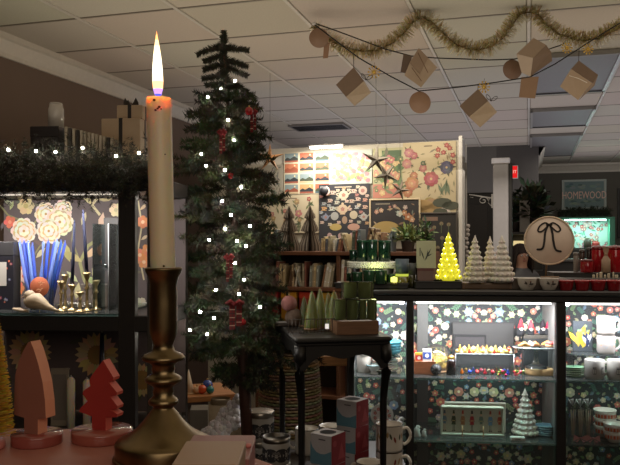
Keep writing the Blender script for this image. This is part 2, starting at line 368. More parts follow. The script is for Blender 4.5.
def peony(px,py,r,k):
    x,z=q(px,py); a0=R.uniform(0,6)
    for ring,(fr,pr_,n_,c1) in enumerate(((.74,.40,10,(236,220,198)),(.6,.36,9,(214,180,128)),(.5,.36,8,(240,226,206)),(.34,.26,7,(218,188,132)),(.24,.24,6,(244,232,214)))):
        for i in range(n_):
            a=a0+2*PI*(i+.5*(ring%2))/n_; m.disc(x+fr*r*s*math.cos(a),z+fr*r*s*math.sin(a),pr_*r*s,jit(c1,14),TB-.0004*k-.00006*ring-i*4e-6,9,R.uniform(.8,1),R.uniform(.8,1))
    m.disc(x,z,.12*r*s,(200,150,80),TB-.0004*k-.0004,8)
peony(46,214,11,2); peony(60,222,13.5,3.2); peony(49,231,12,4.4); peony(63,209,9,2.6); peony(24,231,12.5,2.2)
pf(26,206,9,(218,198,150),(190,170,110),6); pf(10,222,6.5,crr,(236,150,120),5); pf(15,270,8,(228,130,90),cr,6); pf(18,288,7,(228,120,80),cr,6); pf(24,276,7,(230,190,160),crr,6)
for px,py in((143,222),(140,255),(148,250),(144,262)): pf(px,py,6.5,(226,140,96),(240,200,160),6)
pf(140,305,8,(210,200,180),pale,6); pf(116,210,7,cr,pale,6)
# darker lower panel with sunflower
for px,py in((97,355),(30,352),(142,380)):
    x,z=q(px,py)
    for i in range(22):
        a=2*PI*i/22; m.leaf(x+8*s*math.cos(a),z+8*s*math.sin(a),15*s if px!=142 else 9*s,a,jit((206,176,128),16),TB-.0012-(i%2)*.0002,.45)
    m.disc(x,z,9.5*s,(160,120,66),TB-.0018,16); m.disc(x,z,5*s,(150,118,66),TB-.002,12)
for k in range(16): pl(R.uniform(0,165),R.uniform(335,440),R.uniform(10,20),R.uniform(0,6),jit((92,88,60),10),.3,1)
m.build('back_panel',parent=t)
MB().box((L.x(-40,.1),.14,ztop-.049),(L.x(112,.1),.146,ztop-.0455),'emit1',(255,240,220)).build('light_strip',parent=t)
# acrylic riser at right of the lit bay
def on(Fr,px,tt,z): return Fr.pp(px,tt,z)
t=thing('acrylic_riser',on(L,107,.14,zs),'clear acrylic riser with a small shelf at the right of the lit bay','stand',rz=L.a)
for x in(-.028,.022): MB().box((x,-.05,0),(x+.003,.05,.27),'glass',(215,230,228),bev=.0005).build('side_panel',parent=t)
MB().box((-.025,-.05,.125),(.022,.05,.128),'glass',(225,235,235)).build('shelf',parent=t)
MB().tube([(.0235,-.051,0),(.0235,-.051,.27)],.0012,'satin',(225,230,232),n=5).build('edge',parent=t)
t=thing('crystal_dish',on(L,106,.14,zs+.1295),'tiny sparkling clear dish on the acrylic riser shelf','dish',rz=L.a)
MB().lathe([(.008,0),(.012,.003),(.02,.009),(.021,.012),(.0195,.011),(.01,.004)],'glass',(240,245,250),n=20).build('bowl',parent=t)
MB().lathe([(.007,.004),(.012,.008),(.002,.012)],'satin',(220,225,235),n=12).build('crystals',parent=t)
# tall charcoal box
def carton(name,p,w,dp,h,c,label,cat,rz,lid=None,face=None,group=None,z0=0,mat='satin'):
    t=thing(name,p,label,cat,group,rz)
    hl=h*.8 if lid else h
    b=MB().box((-w/2,-dp/2,0),(w/2,dp/2,hl),mat,c,bev=min(w,h)*.015)
    if face: face(b,-dp/2-.0004,w,h)
    b.build('body',parent=t)
    if lid: MB().box((-w/2-.001,-dp/2-.001,hl-.0005),(w/2+.001,dp/2+.001,h),mat,lid,bev=min(w,h)*.015).build('lid',parent=t)
    return t
s=2.45/F
def facedark(b,y,w,h):
    b.rect(-w*.2,h*.86,w*.2,h*.88,(120,116,110),y); b.rect(-w*.3,h*.80,w*.3,h*.815,(100,96,92),y); b.disc(0,h*.9,.003,(140,134,120),y,8)
carton('candle_box',on(L,115,.27,zs),17*s,.05,88*s*1.0,(74,70,70),'tall charcoal candle box standing behind the acrylic riser','box',L.a,face=facedark,lid=(70,66,66))
def facefl(b,y,w,h):
    for k in range(26):
        b.flower(R.uniform(-w*.42,w*.42),R.uniform(.02,h*.75),R.uniform(.003,.006),R.choice([(196,88,70),(214,190,160),(110,120,150),(150,70,90)]),(220,190,120),y,5)
    b.rect(-w*.25,h*.35,w*.25,h*.7,(208,200,190),y-.0006)
carton('floral_box',on(L,4,.12,zs),26*s,.05,64*s,(34,32,40),'black box with small flowers and a pale label at the left edge','box',L.a,face=facefl,lid=(52,50,52))
carton('storage_box',on(L,100,.22,zs),.11,.045,.075,(120,108,98),'low taupe box behind the brass candle holders','box',L.a,lid=(110,100,92))
# blue taper bundles
s=2.35/F
def bundle(px,tops,label,y0=300):
    p=on(L,px,.12,zs); t=thing('candle_bundle',p,label,'candles','bundles of blue taper candles',rz=L.a)
    for i,(tx,ty) in enumerate(tops):
        x1=(tx-px)*s; z1=(312-ty)*s; bx=(i-len(tops)/2)*.0045; y=(i%3-1)*.008
        c=(58,88,196) if i%3 else (110,136,226)
        MB().tube([(bx,y,0.004),(bx*.6+x1*.5,y,z1*.5),(x1,y+.01,z1-.012),(x1,y+.01,z1)],[.0058,.0055,.0044,.0018],'satin',jit(c,8),n=10).build('taper',parent=t)
    MB().lathe([(.02,0),(.022,.004),(.022,.06),(.02,.064)],'glass',(210,225,235),n=20).build('glass_cup',parent=t)
bundle(37,[(19,243),(22,243),(25,244),(28,244),(31,246),(23,246)],'bundle of blue taper candles leaning left under the cream flowers')
bundle(47,[(43,243),(47,242),(52,243),(57,242),(60,243),(63,244)],'bundle of blue taper candles leaning right next to the bird')
p=on(L,39.5,.07,zs); t=thing('price_tag',(p.x,p.y,zs),'round orange paper tag in front of the blue tapers','tag',rz=L.a)
m=MB(); m.M=T(0,0,(312-289)*s)@RX(PI/2); m.lathe([(.0305,-.0006),(.031,0),(.0305,.0006)],'satin',(200,108,74),n=28); m.M=Matrix()
for k in range(9):
    a=R.uniform(-.5,.9); x=R.uniform(-.015,.012); z=(312-289)*s+R.uniform(-.016,.016); m.stroke([(x,z),(x+.009*math.cos(a),z+.009*math.sin(a))],.0022,(246,190,150),-.0012)
m.build('disc',parent=t)
MB().tube([(0,.001,0),(0,.001,.07)],.0012,'metal',(200,180,140),n=5).build('stake',parent=t)
# wooden bird on the shelf edge
t=thing('bird_figurine',on(L,34,.022,zs),'pale carved wooden bird perched at the front of the lit shelf','bird figurine',rz=L.a)
s=2.22/F
m=MB(); m.M=T(.0,0,8*s)
pr=[]
body=[(-18,-2,1),(-12,-1,2.6),(-8,.5,5),(-3,3,8),(3,3,8.4),(9,0,6),(15,-3,3.2),(22,-5.5,1.4),(26,-6.5,.5)]
m.tube([(x*s,0,z*s) for x,z,_ in body[2:]],[r*s for *_,r in body[2:]],'wood',(206,182,150),n=14)
m.sph((-4.5*s,0,8.5*s),5.6*s,'wood',(206,182,150),n=14); m.tube([(-8*s,0,8*s),(-13.5*s,0,6.2*s)],[2*s,.3*s],'wood',(150,120,90),n=8); 
m.M=Matrix(); m.build('body',parent=t)
MB().sph((-7*s,-4.6*s,18*s),.8*s,'gloss',(20,18,18),n=8).build('eye',parent=t)
m=MB(); m.M=T(-14*s,0,2*s)@RY(.15); m.sph((0,0,0),9*s,'wood',(196,170,140),n=12,sy=.5,sz=.2); m.build('leaf_base',parent=t)
# brass candle holders and navy tapers
def holder(px,tt,h,label):
    p=on(L,px,tt,zs); t=thing('candle_holder',p,label,'candle holder','small brass candle holders',rz=L.a)
    q_=[(.017,0),(.018,.003),(.008,.006),(.0045,.012),(.006,.018),(.0045,.024),(.004,h*.55),(.008,h*.6),(.004,h*.65),(.005,h*.8),(.011,h-.006),(.0115,h),(.007,h-.001),(.006,h-.008)]
    MB().lathe(q_,'brass',(216,190,140),n=20).build('stem',parent=t)
    MB().lathe([(.0118,-.001),(.0135,0),(.0118,.001)],'brass',(230,206,160),n=20,o=(0,0,h-.003)).build('drip_rim',parent=t); return p
s=2.3/F
h1=holder(61,.05,30*s,'squat brass candle holder nearest the wooden bird'); h2=holder(72,.08,26*s,'brass candle holder carrying the left navy taper')
h3=holder(87,.07,38*s,'tallest brass candle holder carrying the right navy taper'); holder(80,.03,20*s,'short brass candle holder in front of the two tapers'); holder(96,.11,30*s,'brass candle holder at the right by the acrylic riser'); holder(65,.13,35*s,'brass candle holder at the back left of the group')
def taper(p,h0,tx,ty,px,label,c=(26,30,60),g=None):
    t=thing('taper_candle',(p.x,p.y,zs+h0-.007),label,'candle',g)
    dx=(tx-px)*s; hz=(312-ty)*s-h0
    MB().tube([(0,0,0),(dx*.4,0,hz*.4),(dx*.95,0,hz*.95)],[.0058,.0056,.0035],'matte',c,n=12).build('wax_body',parent=t)
    MB().tube([(dx*.95,0,hz*.95),(dx,0,hz)],[.0034,.0012],'matte',c,n=8).build('tip',parent=t)
taper(h2,26*s,74.5,220,72,'navy blue taper candle, the left of the two in brass holders'); taper(h3,38*s,83,210,87,'navy blue taper candle, the right and taller of the two in brass holders')
# small white blossoms on plate
t=thing('beaded_tray',on(L,80,.2,zs),'low silver tray with white beads behind the brass holders','tray',rz=L.a)
MB().lathe([(.07,0),(.075,.003),(.08,.008),(.076,.006),(.07,.004)],'metal',(200,196,190),n=28,sy=.6).build('dish',parent=t)
m=MB()
for k in range(60):
    a=R.uniform(0,6.28);r=R.uniform(0,.065); m.sph((r*math.cos(a),r*.55*math.sin(a),.008+R.uniform(0,.006)),.004,'satin',(226,220,210),n=6)
b=m.build('beads',parent=t); b['kind']='stuff'
# lower bay: white pillar tapers, book, navy taper
s=2.35/F
for px,y0,lab in((71,376,'ivory taper candle on the dark lower shelf, left of the pair'),(87,378,'ivory taper candle on the dark lower shelf, right of the pair')):
    hz=L.z(px,y0,.12)-.85; t=thing('taper_candle',on(L,px,.12,.85),lab,'candle','ivory candles on the lower shelf')
    MB().lathe([(.0125,0),(.0125,hz-.014),(.011,hz-.010),(.005,hz-.003)],'wax',(232,222,200),n=18).build('wax_body',parent=t); MB().tube([(0,0,hz-.004),(0,0,hz+.003)],.001,'matte',(230,226,210),n=5).build('wick',parent=t)
hz=L.z(102,333,.2)-.85; t=thing('taper_candle',on(L,102,.2,.85),'navy taper candle on the dark lower shelf in front of the sunflower panel','candle')
MB().tube([(0,0,0),(0,0,hz*.5),(0,0,hz)],[.0115,.011,.006],'wax',(24,28,52),n=12).build('wax_body',parent=t); MB().tube([(0,0,hz-.003),(0,0,hz+.004)],.001,'matte',(230,226,210),n=5).build('wick',parent=t)
t=thing('framed_card',on(L,60,.2,.85),'grey framed card leaning on the dark lower shelf','card',rz=L.a+.1)
MB().box((-.03,-.004,0),(.03,.004,.19),'satin',(150,138,122),bev=.002).build('frame',parent=t); MB().rect(-.022,.02,.022,.17,(128,118,110),-.0045).build('card',parent=t)
# things on top of the unit
carton('black_box',on(L,58,.2,ztop),.092,.2,L.z(58,126,.1)-ztop,(26,20,20),'black lidded box on top of the left shelving unit','box',L.a,lid=(30,24,24))
p=on(L,56,.2,ztop); zb=L.z(58,126,.1)
t=thing('table_lamp',(p.x,p.y,zb),'small white ribbed lamp shade on the black box by the wall','lamp')
h=L.z(56,105,.2)-zb; r=7.3*2.4/F
MB().lathe([(r*1.05,0),(r*1.05,h*.82),(r*.95,h*.9),(r*.9,h)],'ceramic',(200,194,186),n=28).build('shade',parent=t)
MB().lathe([(r*.9,0),(r*.85,.006),(.001,.008)],'ceramic',(190,184,176),n=24,o=(0,0,h)).build('cap',parent=t)
for k in range(13):
    px=75.5+k*3.7; y=127+k*.95; z1=L.z(px,y,.1)
    c=R.choice([(44,38,36),(36,32,32),(190,178,160),(60,52,48),(150,138,122)]) if k%2 else (170,158,138)
    nm=['first','second','third','fourth','fifth','sixth','seventh','eighth','ninth','tenth','eleventh','twelfth','thirteenth'][k]
    t=thing('notebook',on(L,px,.17,ztop),'%s slim %s notebook from the black box, in the striped row'%(nm,'pale' if sum(c)>400 else 'dark'),'notebook','slim notebooks on top of the left unit',rz=L.a)
    MB().box((-.0045,-.075,0),(.0045,.07,z1-ztop),'satin',c,bev=.0012).build('cover',parent=t); MB().box((-.0036,-.073,.002),(.0036,.072,z1-ztop+.001),'matte',(170,160,142)).build('pages',parent=t)
def kraft(px,w,py0,tt,label,zb):
    z1=L.z(px,py0,tt); h=z1-zb; s=L.d(px,tt)/F; w=w*s
    t=thing('gift_box',on(L,px,tt,zb),label,'gift box','kraft gift boxes with black ribbon',rz=L.a)
    MB().box((-w/2,-w*.4,0),(w/2,w*.4,h),'satin',(176,152,124),bev=.002).build('body',parent=t)
    m=MB(); m.box((-.006,-w*.4-.0012,.0),(.006,w*.4+.0012,h+.0012),'satin',(36,32,32)); m.box((w/2-.0005,-.006,0),(w/2+.0012,.006,h),'satin',(36,32,32)); m.build('ribbon',parent=t)
    return z1
zb=kraft(126,39,121,.2,'larger kraft gift box with black ribbon at the bottom of the pair behind the candle',ztop); zt2=kraft(133,26,107,.2,'smaller kraft gift box with black ribbon stacked on the larger one',zb)
t=thing('ribbon_bow',on(L,131,.2,zt2),'stiff dark ribbon bow standing on the upper kraft box','bow',rz=L.a)
m=MB()
for sg in(-1,1):
    m.add([(0,0,0),(sg*.018,-.006,.03),(sg*.026,.0,.012)],[(0,1,2)],'satin',(52,46,42)); m.add([(0,.004,0),(sg*.012,.008,.026),(sg*.026,.002,.008)],[(0,1,2)],'satin',(46,40,38))
m.build('loops',parent=t); MB().sph((0,0,.004),.005,'satin',(40,36,34),n=8).build('knot',parent=t)
# ---------------------------------------------------------------- greenery helper
def twig(m,p,dv,ln,nl,nn,c,droop=.2,w=.0013,stem=None,spread=1.0):
    dv=dv.normalized(); P=Vector(p); seg=6; pts=[P.copy()]
    for i in range(seg):
        dv=(dv+Vector((0,0,-droop/seg))).normalized(); P=P+dv*(ln/seg); pts.append(P.copy())
    if stem: m.tube(pts,[stem*(1-.7*i/seg) for i in range(seg+1)],'matte',(62,50,36),n=4)
    for k in range(nn):
        u=R.random(); i=min(seg-1,int(u*seg)); f=u*seg-i; b=pts[i].lerp(pts[i+1],f); ax=(pts[i+1]-pts[i]).normalized()
        rv=Vector((R.gauss(0,1),R.gauss(0,1),R.gauss(0,1))); rv=(rv-ax*rv.dot(ax)).normalized()
        nd=(ax*.55+rv*spread).normalized()*nl*R.uniform(.7,1.1)*(1-.35*u); sd=nd.cross(Vector((0,1,0)) if R.random()<.8 else Vector((1,0,0)))
        if sd.length<1e-6: continue
        sd=sd.normalized()*w
        m.add([tuple(b+sd),tuple(b-sd),tuple(b+nd)],[(0,1,2)],'needle',jit(c,12))
    return pts
# garland along the unit top
t=thing('pine_garland',L.pp(60,0,ztop),'long dark pine garland draped over the top of the left shelving unit','garland',rz=L.a)
m=MB(); m2=MB(); pts=[]
x0g,x1g=L.x(-45),L.x(160)
n=150
for k in range(n+1):
    x=x0g+(x1g-x0g)*k/n; z=.012+.012*math.sin(k*.35)-.0
    pts.append(Vector((x,-.035+.01*math.sin(k*.5),z)))
m2.tube(pts[::4],.005,'matte',(60,46,34),n=6)
for k in range(n):
    p=pts[k]
    for j in range(4):
        a=R.uniform(0,2*PI); dv=Vector((R.uniform(-.8,.8),-abs(math.cos(a))*.7+.1,math.sin(a)*1.0))
        twig(m,p,dv,R.uniform(.05,.115),.022,34,(34,33,22) if R.random()<.8 else (54,50,32),droop=.5,w=.0012,spread=.9)
m.build('needles',parent=t); m2.build('stem',parent=t)
def bulbs(name,label,loc,pos,r,wire,par_rz=0):
    t=thing(name,loc,label,'string lights',rz=par_rz)
    for p in pos:
        MB().sph(p,r,'emit60',(255,244,224),n=8).build('bulb',parent=t)
    if wire: MB().tube(wire,.0012,'matte',(30,40,26),n=5).build('wire',parent=t)
    return t
GL=[(-12,152),(8.5,150),(36,151),(55.5,152),(82.6,148),(116,156),(139,153)]
pos=[(L.x(a,-.09),-.09,L.z(a,b,-.09)-ztop) for a,b in GL]; wire=[]
for i,p in enumerate(pos):
    wire.append(p)
    if i<len(pos)-1: q2=pos[i+1]; wire.append(((p[0]+q2[0])/2,-.07,(p[2]+q2[2])/2-.02))
bulbs('string_lights','warm white string lights threaded through the pine garland on the left unit',L.pp(60,0,ztop),pos,.0042,wire,L.a)
# ================================================================ christmas tree
ZL=.62
TD=2.68; base=W(247,430,TD); top=W(223,30,TD); bx=base.x+.006
t=thing('christmas_tree',(bx,TD,ZL),'tall slender artificial christmas tree with white lights and plaid bows behind the candle','christmas tree')
def axis(z): # z absolute
    u=(z-base.z)/(top.z-base.z); return Vector((base.x+(top.x-base.x)*u-bx,0,z-ZL))
m=MB(); zz=[ZL+.03,.9,1.1,1.4,1.7,1.95,top.z]
m.tube([axis(z) for z in zz],[.022,.022,.02,.016,.012,.007,.004],'wood',(70,44,34),n=10); m.build('trunk',parent=t)
m=MB()
for a in range(4):
    an=a*PI/2+.4; m.tube([(0,0,.04),(.12*math.cos(an),.12*math.sin(an),.008)],[.012,.008],'satin',(40,44,34),n=6)
m.build('stand',parent=t)
m=MB(); g1=(52,56,36); prof_=[(2.2,.02),(2.05,.04),(1.98,.075),(1.93,.13),(1.87,.16),(1.8,.155),(1.72,.185),(1.6,.205),(1.4,.205),(1.25,.215),(1.12,.235),(1.05,.16),(.98,.09),(.9,.04)]
def rad(z):
    for (a,ra),(b,rb) in zip(prof_[:-1],prof_[1:]):
        if b<=z<=a: return rb+(ra-rb)*(z-b)/(a-b)
    return .03
z=2.19; i=0
# topmost sparse whorls of thick fuzzy arms
twig(m,axis(1.98),Vector((-.05,0,1)),top.z-2.0,.022,800,(38,38,26),0,.0022,spread=1.1,stem=.004)
twig(m,axis(top.z-.055),Vector((-.02,0,1)),.05,.024,420,(46,46,32),0,.0022,spread=1.2)
for (zz_,an,ln) in((2.17,3.2,.10),(2.165,-.1,.085),(2.15,4.7,.05),(2.135,3.0,.085),(2.12,.3,.08),(2.115,1.6,.05),(2.10,3.3,.09),(2.09,-.2,.085),(2.07,4.4,.06),(2.06,3.5,.1),(2.045,.2,.095),(2.03,2.6,.1),(2.02,5.4,.09),(2.0,3.9,.1),(1.99,.6,.11)):
    pz=axis(zz_); twig(m,pz,Vector((math.cos(an),math.sin(an),R.uniform(-.35,.1))),ln*R.uniform(.85,1.1),.025,420,(38,38,26),droop=R.uniform(-.3,.5),w=.0023,stem=.004)
while z>.93:
    zz_=z; r=rad(min(2.2,zz_)); nb=1
    if z<1.99:
        an=i*2.39996+R.uniform(-.3,.3); i+=1
        dv=Vector((math.cos(an),math.sin(an),R.uniform(-.05,.25))); ln=r*R.uniform(.66,1.12)*(.8 if math.cos(an)>0 and zz_>1.2 else 1); p=axis(zz_)
        pts=twig(m,p,dv,ln,.034,int(ln*700),jit(g1,8),droop=.35,w=.0019,stem=.003)
        for k in range(int(6+ln*34)):
            u=R.uniform(.25,.97); q3=pts[min(5,int(u*6))]; side=Vector((-dv.y,dv.x,0))*R.choice((-1,1)); d2=dv*.8+side*R.uniform(.4,1.0)+Vector((0,0,R.uniform(-.2,.5)))
            l2=R.uniform(.05,.10)
            twig(m,q3,d2,l2,.032,int(l2*760),jit(g1,12),droop=.3,w=.0024)
    z-=.0112
# the long low bough reaching over the black stool
for (z0_,dx,dy,ln) in((1.12,1,-.35,.27),(1.09,1,-.1,.25),(1.06,.9,-.6,.24),(1.14,-.9,-.5,.22),(1.18,-1,-.2,.24)):
    pts=twig(m,axis(z0_),Vector((dx,dy,.08)),ln,.024,170,(56,66,42),droop=.4,w=.0014,stem=.004)
    for k in range(13):
        q3=pts[R.randint(1,6)]; d2=Vector((dx*R.uniform(.3,1.1),R.uniform(-1,1),R.uniform(-.5,.4))); twig(m,q3,d2,R.uniform(.06,.11),.022,55,jit((58,68,44),10),droop=.4,w=.0014)
m.build('branches',parent=t)
TL=[(208,97),(221,89),(235,81),(228,120),(201,154),(206,166),(225,170),(241,187),(222,201),(237,241),(246,246),(225,229),(235,263),(209,240),(244,280),(239,294),(214,318),(200,312),(207,334),(260,307),(250,226),(216,290),(190,330),(234,140),(231,215)]
pos=[]; 
for (a,b) in TL:
    zz_=CZ+(HY-b)*TD/F; dd=TD-min(.2,rad(min(2.2,max(.92,zz_)))*.8)
    v=W(a,b,dd); pos.append((v.x-bx,v.y-TD,v.z-ZL))
ps=sorted(pos,key=lambda p:-p[2]); wire=[]
for i_,p in enumerate(ps):
    wire.append(p)
    if i_<len(ps)-1: q2=ps[i_+1]; wire.append(((p[0]+q2[0])/2,(p[1]+q2[1])/2+.05,(p[2]+q2[2])/2-.01))
bulbs('string_lights','white string lights wound around the christmas tree',(bx,TD,ZL),pos,.0046,wire)
def plaid(px,py,w,h,label,dd=2.42):
    p=W(px,py,dd); s=dd/F; w*=s;h*=s
    t=thing('plaid_ribbon',p,label,'ribbon','red plaid ribbons on the tree')
    def strip(mm,x0,z0,x1,z1,y):
        mm.box((x0,y,z0),(x1,y+.003,z1),'cloth',(118,28,30),bev=.001)
        k=int(abs(z1-z0)/.012)
        for j in range(1,max(2,k)): mm.rect(x0,z0+(z1-z0)*j/max(2,k)-.0012,x1,z0+(z1-z0)*j/max(2,k)+.0012,(214,176,150) if j%2 else (40,26,34),y-.0006)
        mm.rect((x0*.55+x1*.45),z0,(x0*.45+x1*.55),z1,(30,40,36),y-.0004)
    m=MB(); strip(m,-w*.28,-h*.8,w*.0,-h*.05,0); strip(m,w*.06,-h*.7,w*.34,-h*.05,.002); m.build('tails',parent=t)
    m=MB()
    for sg in(-1,1):
        m.tube([(0,0,0),(sg*w*.22,-.008,h*.1),(sg*w*.38,-.004,h*.04),(sg*w*.22,.004,-h*.03),(0,0,0)],[.004,.007,.007,.006,.004],'cloth',(124,30,32),n=8)
    m.build('loops',parent=t); MB().sph((0,-.006,0),.008,'cloth',(120,24,30),n=8).build('knot',parent=t)
plaid(235,304,20,32,'red plaid ribbon bow low on the christmas tree above the stool'); plaid(229,258,10,30,'narrow copper red ribbon bow in the middle of the christmas tree',2.5); plaid(253,113,9,24,'small red ribbon bow high on the right of the christmas tree',2.56); plaid(222,133,9,26,'red ribbon bow in the upper left of the christmas tree',2.55)
for px,py,r,lab in((249,111,4.2,'red glass bauble high on the christmas tree'),(243,322,3.4,'small red bauble beside the low plaid bow'),(231,176,3.2,'red bauble in the middle of the christmas tree above the lights')):
    p=W(px,py,2.52); t=thing('bauble',p,lab,'bauble'); MB().sph((0,0,0),r*2.52/F,'gloss',(170,30,36),n=16).build('ball',parent=t); MB().cyl((0,0,r*2.52/F*.95),.003,.005,'brass',(210,180,110),n=8).build('cap',parent=t)
# orange paper star behind the tree
def star(name,px,py,d,rpx,c,label,pts=5,rot=.2,tilt=.3,thick=.22,cat='paper star'):
    p=W(px,py,d); t=thing(name,p,label,cat,rz=tilt); r=rpx*d/F; m=MB(); V=[(0,-r*thick,0),(0,r*thick,0)]
    for i in range(pts*2):
        a=rot+PI*i/pts; rr=r if i%2==0 else r*.27; V.append((rr*math.sin(a),0,rr*math.cos(a)))
    n=pts*2; fs=[];cs=[]
    for i in range(n):
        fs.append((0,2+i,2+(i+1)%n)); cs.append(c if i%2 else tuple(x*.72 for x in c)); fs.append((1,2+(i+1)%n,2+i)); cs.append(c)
    m.add(V,fs,'satin',cs); m.build('star_body',parent=t)
    zt=min(CEIL-.01,p.z+.6 if d>3 else p.z+.02)-p.z
    MB().tube([(0,0,r*.95),(0,0,max(r+.02,zt))],.0012,'matte',(60,50,40),n=4).build('thread',parent=t); return t
# ================================================================ low table, stool and stacks
t=thing('low_table',(0,2.55,0),'dark low display table beneath the black stool, candle tins and mugs','table')
MB().box((-.43,-.62,ZL-.035),(.36,.53,ZL),'wood',(40,32,26),bev=.004).build('tabletop',parent=t)
for x in(-.40,.33):
    for y in(-.58,.49): MB().box((x-.02,y-.02,0),(x+.02,y+.02,ZL-.035),'wood',(60,46,38),bev=.003).build('leg',parent=t)
# white fluff
t=thing('faux_snow',(W(221,440,2.85).x,2.85,ZL),'heap of white cotton snow beside the tree trunk','faux snow')
m=MB()
for k in range(650):
    x=R.uniform(-.11,.075); y=R.uniform(-.06,.06); h=.05+.2*max(0,(x+.11)/.18)*(1-abs(y)*8) ; m.sph((x,y,max(.015,h*R.uniform(.75,1))),R.uniform(.007,.017),'cloth',jit((222,216,220),5),n=7)
b=m.build('cotton',parent=t); b['kind']='stuff'
# black stool with curved legs
rs=math.radians(10); SX,SY=.065,2.53
t=thing('black_stool',(SX,SY,ZL),'black wooden side table with scalloped apron and curved legs standing on the low table','side table',rz=rs)
H=1.155-ZL; blk=(17,15,15)
m=MB(); m.box((-.155,-.248,H-.016),(.155,.248,H),'satin',blk,bev=.006); m.box((-.15,-.24,H-.026),(.15,.24,H-.015),'satin',blk,bev=.004); m.build('tabletop',parent=t)
def apron(w):
    P=[(-w,H-.025),(w,H-.025),(w,H-.1)]; n=16
    for k in range(n+1):
        u=1-2*k/n; P.append((u*w*.88,H-.062-.035*abs(u)**6-.006*math.cos(u*PI*2)))
    P.append((-w,H-.1)); return P
for sg in(-1,1):
    MB().prism(apron(.14),sg*.225-.009,sg*.225+.009,'satin',blk).build('apron',parent=t)
    m=MB(); m.M=RZ(PI/2); m.prism(apron(.225),sg*.138-.009,sg*.138+.009,'satin',blk); m.build('apron',parent=t)
for sx in(-1,1):
    for sy in(-1,1):
        cx,cy=sx*.135,sy*.225
        MB().tube([(cx,cy,H-.026),(cx+sx*.004,cy+sy*.004,H-.07),(cx+sx*.004,cy+sy*.004,H-.11),(cx-sx*.003,cy-sy*.003,H-.2),(cx-sx*.004,cy-sy*.004,.12),(cx,cy,.02),(cx+sx*.006,cy+sy*.006,.0)],[.019,.02,.016,.012,.0105,.012,.014],'satin',blk,n=12).build('leg',parent=t)
# candle tins
def sprig(m,cx,cz,r,R0,y):
    for k in range(7):
        a=PI*k/6+R.uniform(-.1,.1); wrapleaf(m,cx,cz,r*R.uniform(.7,1),a,R0)
def wrapleaf(m,th,cz,l,a,R0,c=(40,40,44)):
    pts=[]
    for t_,h in((0,0),(.35,.16),(.7,.14),(1,0),(.7,-.14),(.35,-.16)):
        u=t_*l; q_=h*l; dx=u*math.cos(a)-q_*math.sin(a); dz=u*math.sin(a)+q_*math.cos(a); an=th+dx/R0; pts.append((R0*math.sin(an),-R0*math.cos(an),cz+dz))
    m.add(pts,[tuple(range(6))],'art',c)
def wraprect(m,th0,th1,z0,z1,R0,c,n=6,mat='art'):
    for k in range(n):
        a,b=th0+(th1-th0)*k/n,th0+(th1-th0)*(k+1)/n
        m.add([(R0*math.sin(a),-R0*math.cos(a),z0),(R0*math.sin(b),-R0*math.cos(b),z0),(R0*math.sin(b),-R0*math.cos(b),z1),(R0*math.sin(a),-R0*math.cos(a),z1)],[(0,1,2,3)],mat,c)
def tin(x,y,z,r,h,label,lid=True):
    t=thing('candle_tin',(x,y,z),label,'candle tin','botanical candle tins')
    m=MB(); m.lathe([(r*.97,0),(r,.002),(r,h*.8),(r*.99,h*.82)],'satin',(160,154,146),n=32)
    for th in(-1.15,-.35,.45,1.25):
        for cz,dn in((h*.1,1),(h*.62,-1)):
            for k in range(5): wrapleaf(m,th,cz+.012*0,h*.34,PI/2*dn+(k-2)*.5,r+.0006)
    wraprect(m,-.22,.32,h*.4,h*.5,r+.0008,(90,86,84)); wraprect(m,-.16,.26,h*.33,h*.36,r+.0008,(120,116,112)); m.build('body',parent=t)
    m=MB()
    if lid: m.lathe([(r*1.01,h*.8),(r*1.03,h*.82),(r*1.03,h*.97),(r*1.0,h-.001),(r*.9,h)],'metal',(176,168,156),n=32)
    else: m.lathe([(r*1.0,h*.8),(r*1.015,h*.82),(r*1.015,h-.001),(r*.97,h-.001),(r*.95,h*.85),(.0005,h*.85)],'metal',(120,114,106),n=32)
    m.build('lid' if lid else 'rim',parent=t)
x=W(260,0,2.72).x
for k,lab in enumerate(('lower botanical print candle tin under the taller stack, beside the trunk','lidded botanical print candle tin on top of the stack beside the tree trunk')): tin(x,2.72,ZL+k*.105,.052,.105,lab)
x=W(276,0,2.47).x
for k,lab in enumerate(('bottom botanical print candle tin below the open front one','open front botanical print candle tin nearest the pink box')): tin(x,2.49,ZL+k*.0885,.047,.088,lab,k==0)
x=W(247,0,2.45).x; tin(x,2.42,ZL,.03,.145,'narrow candle tin half hidden behind the pink gift box')
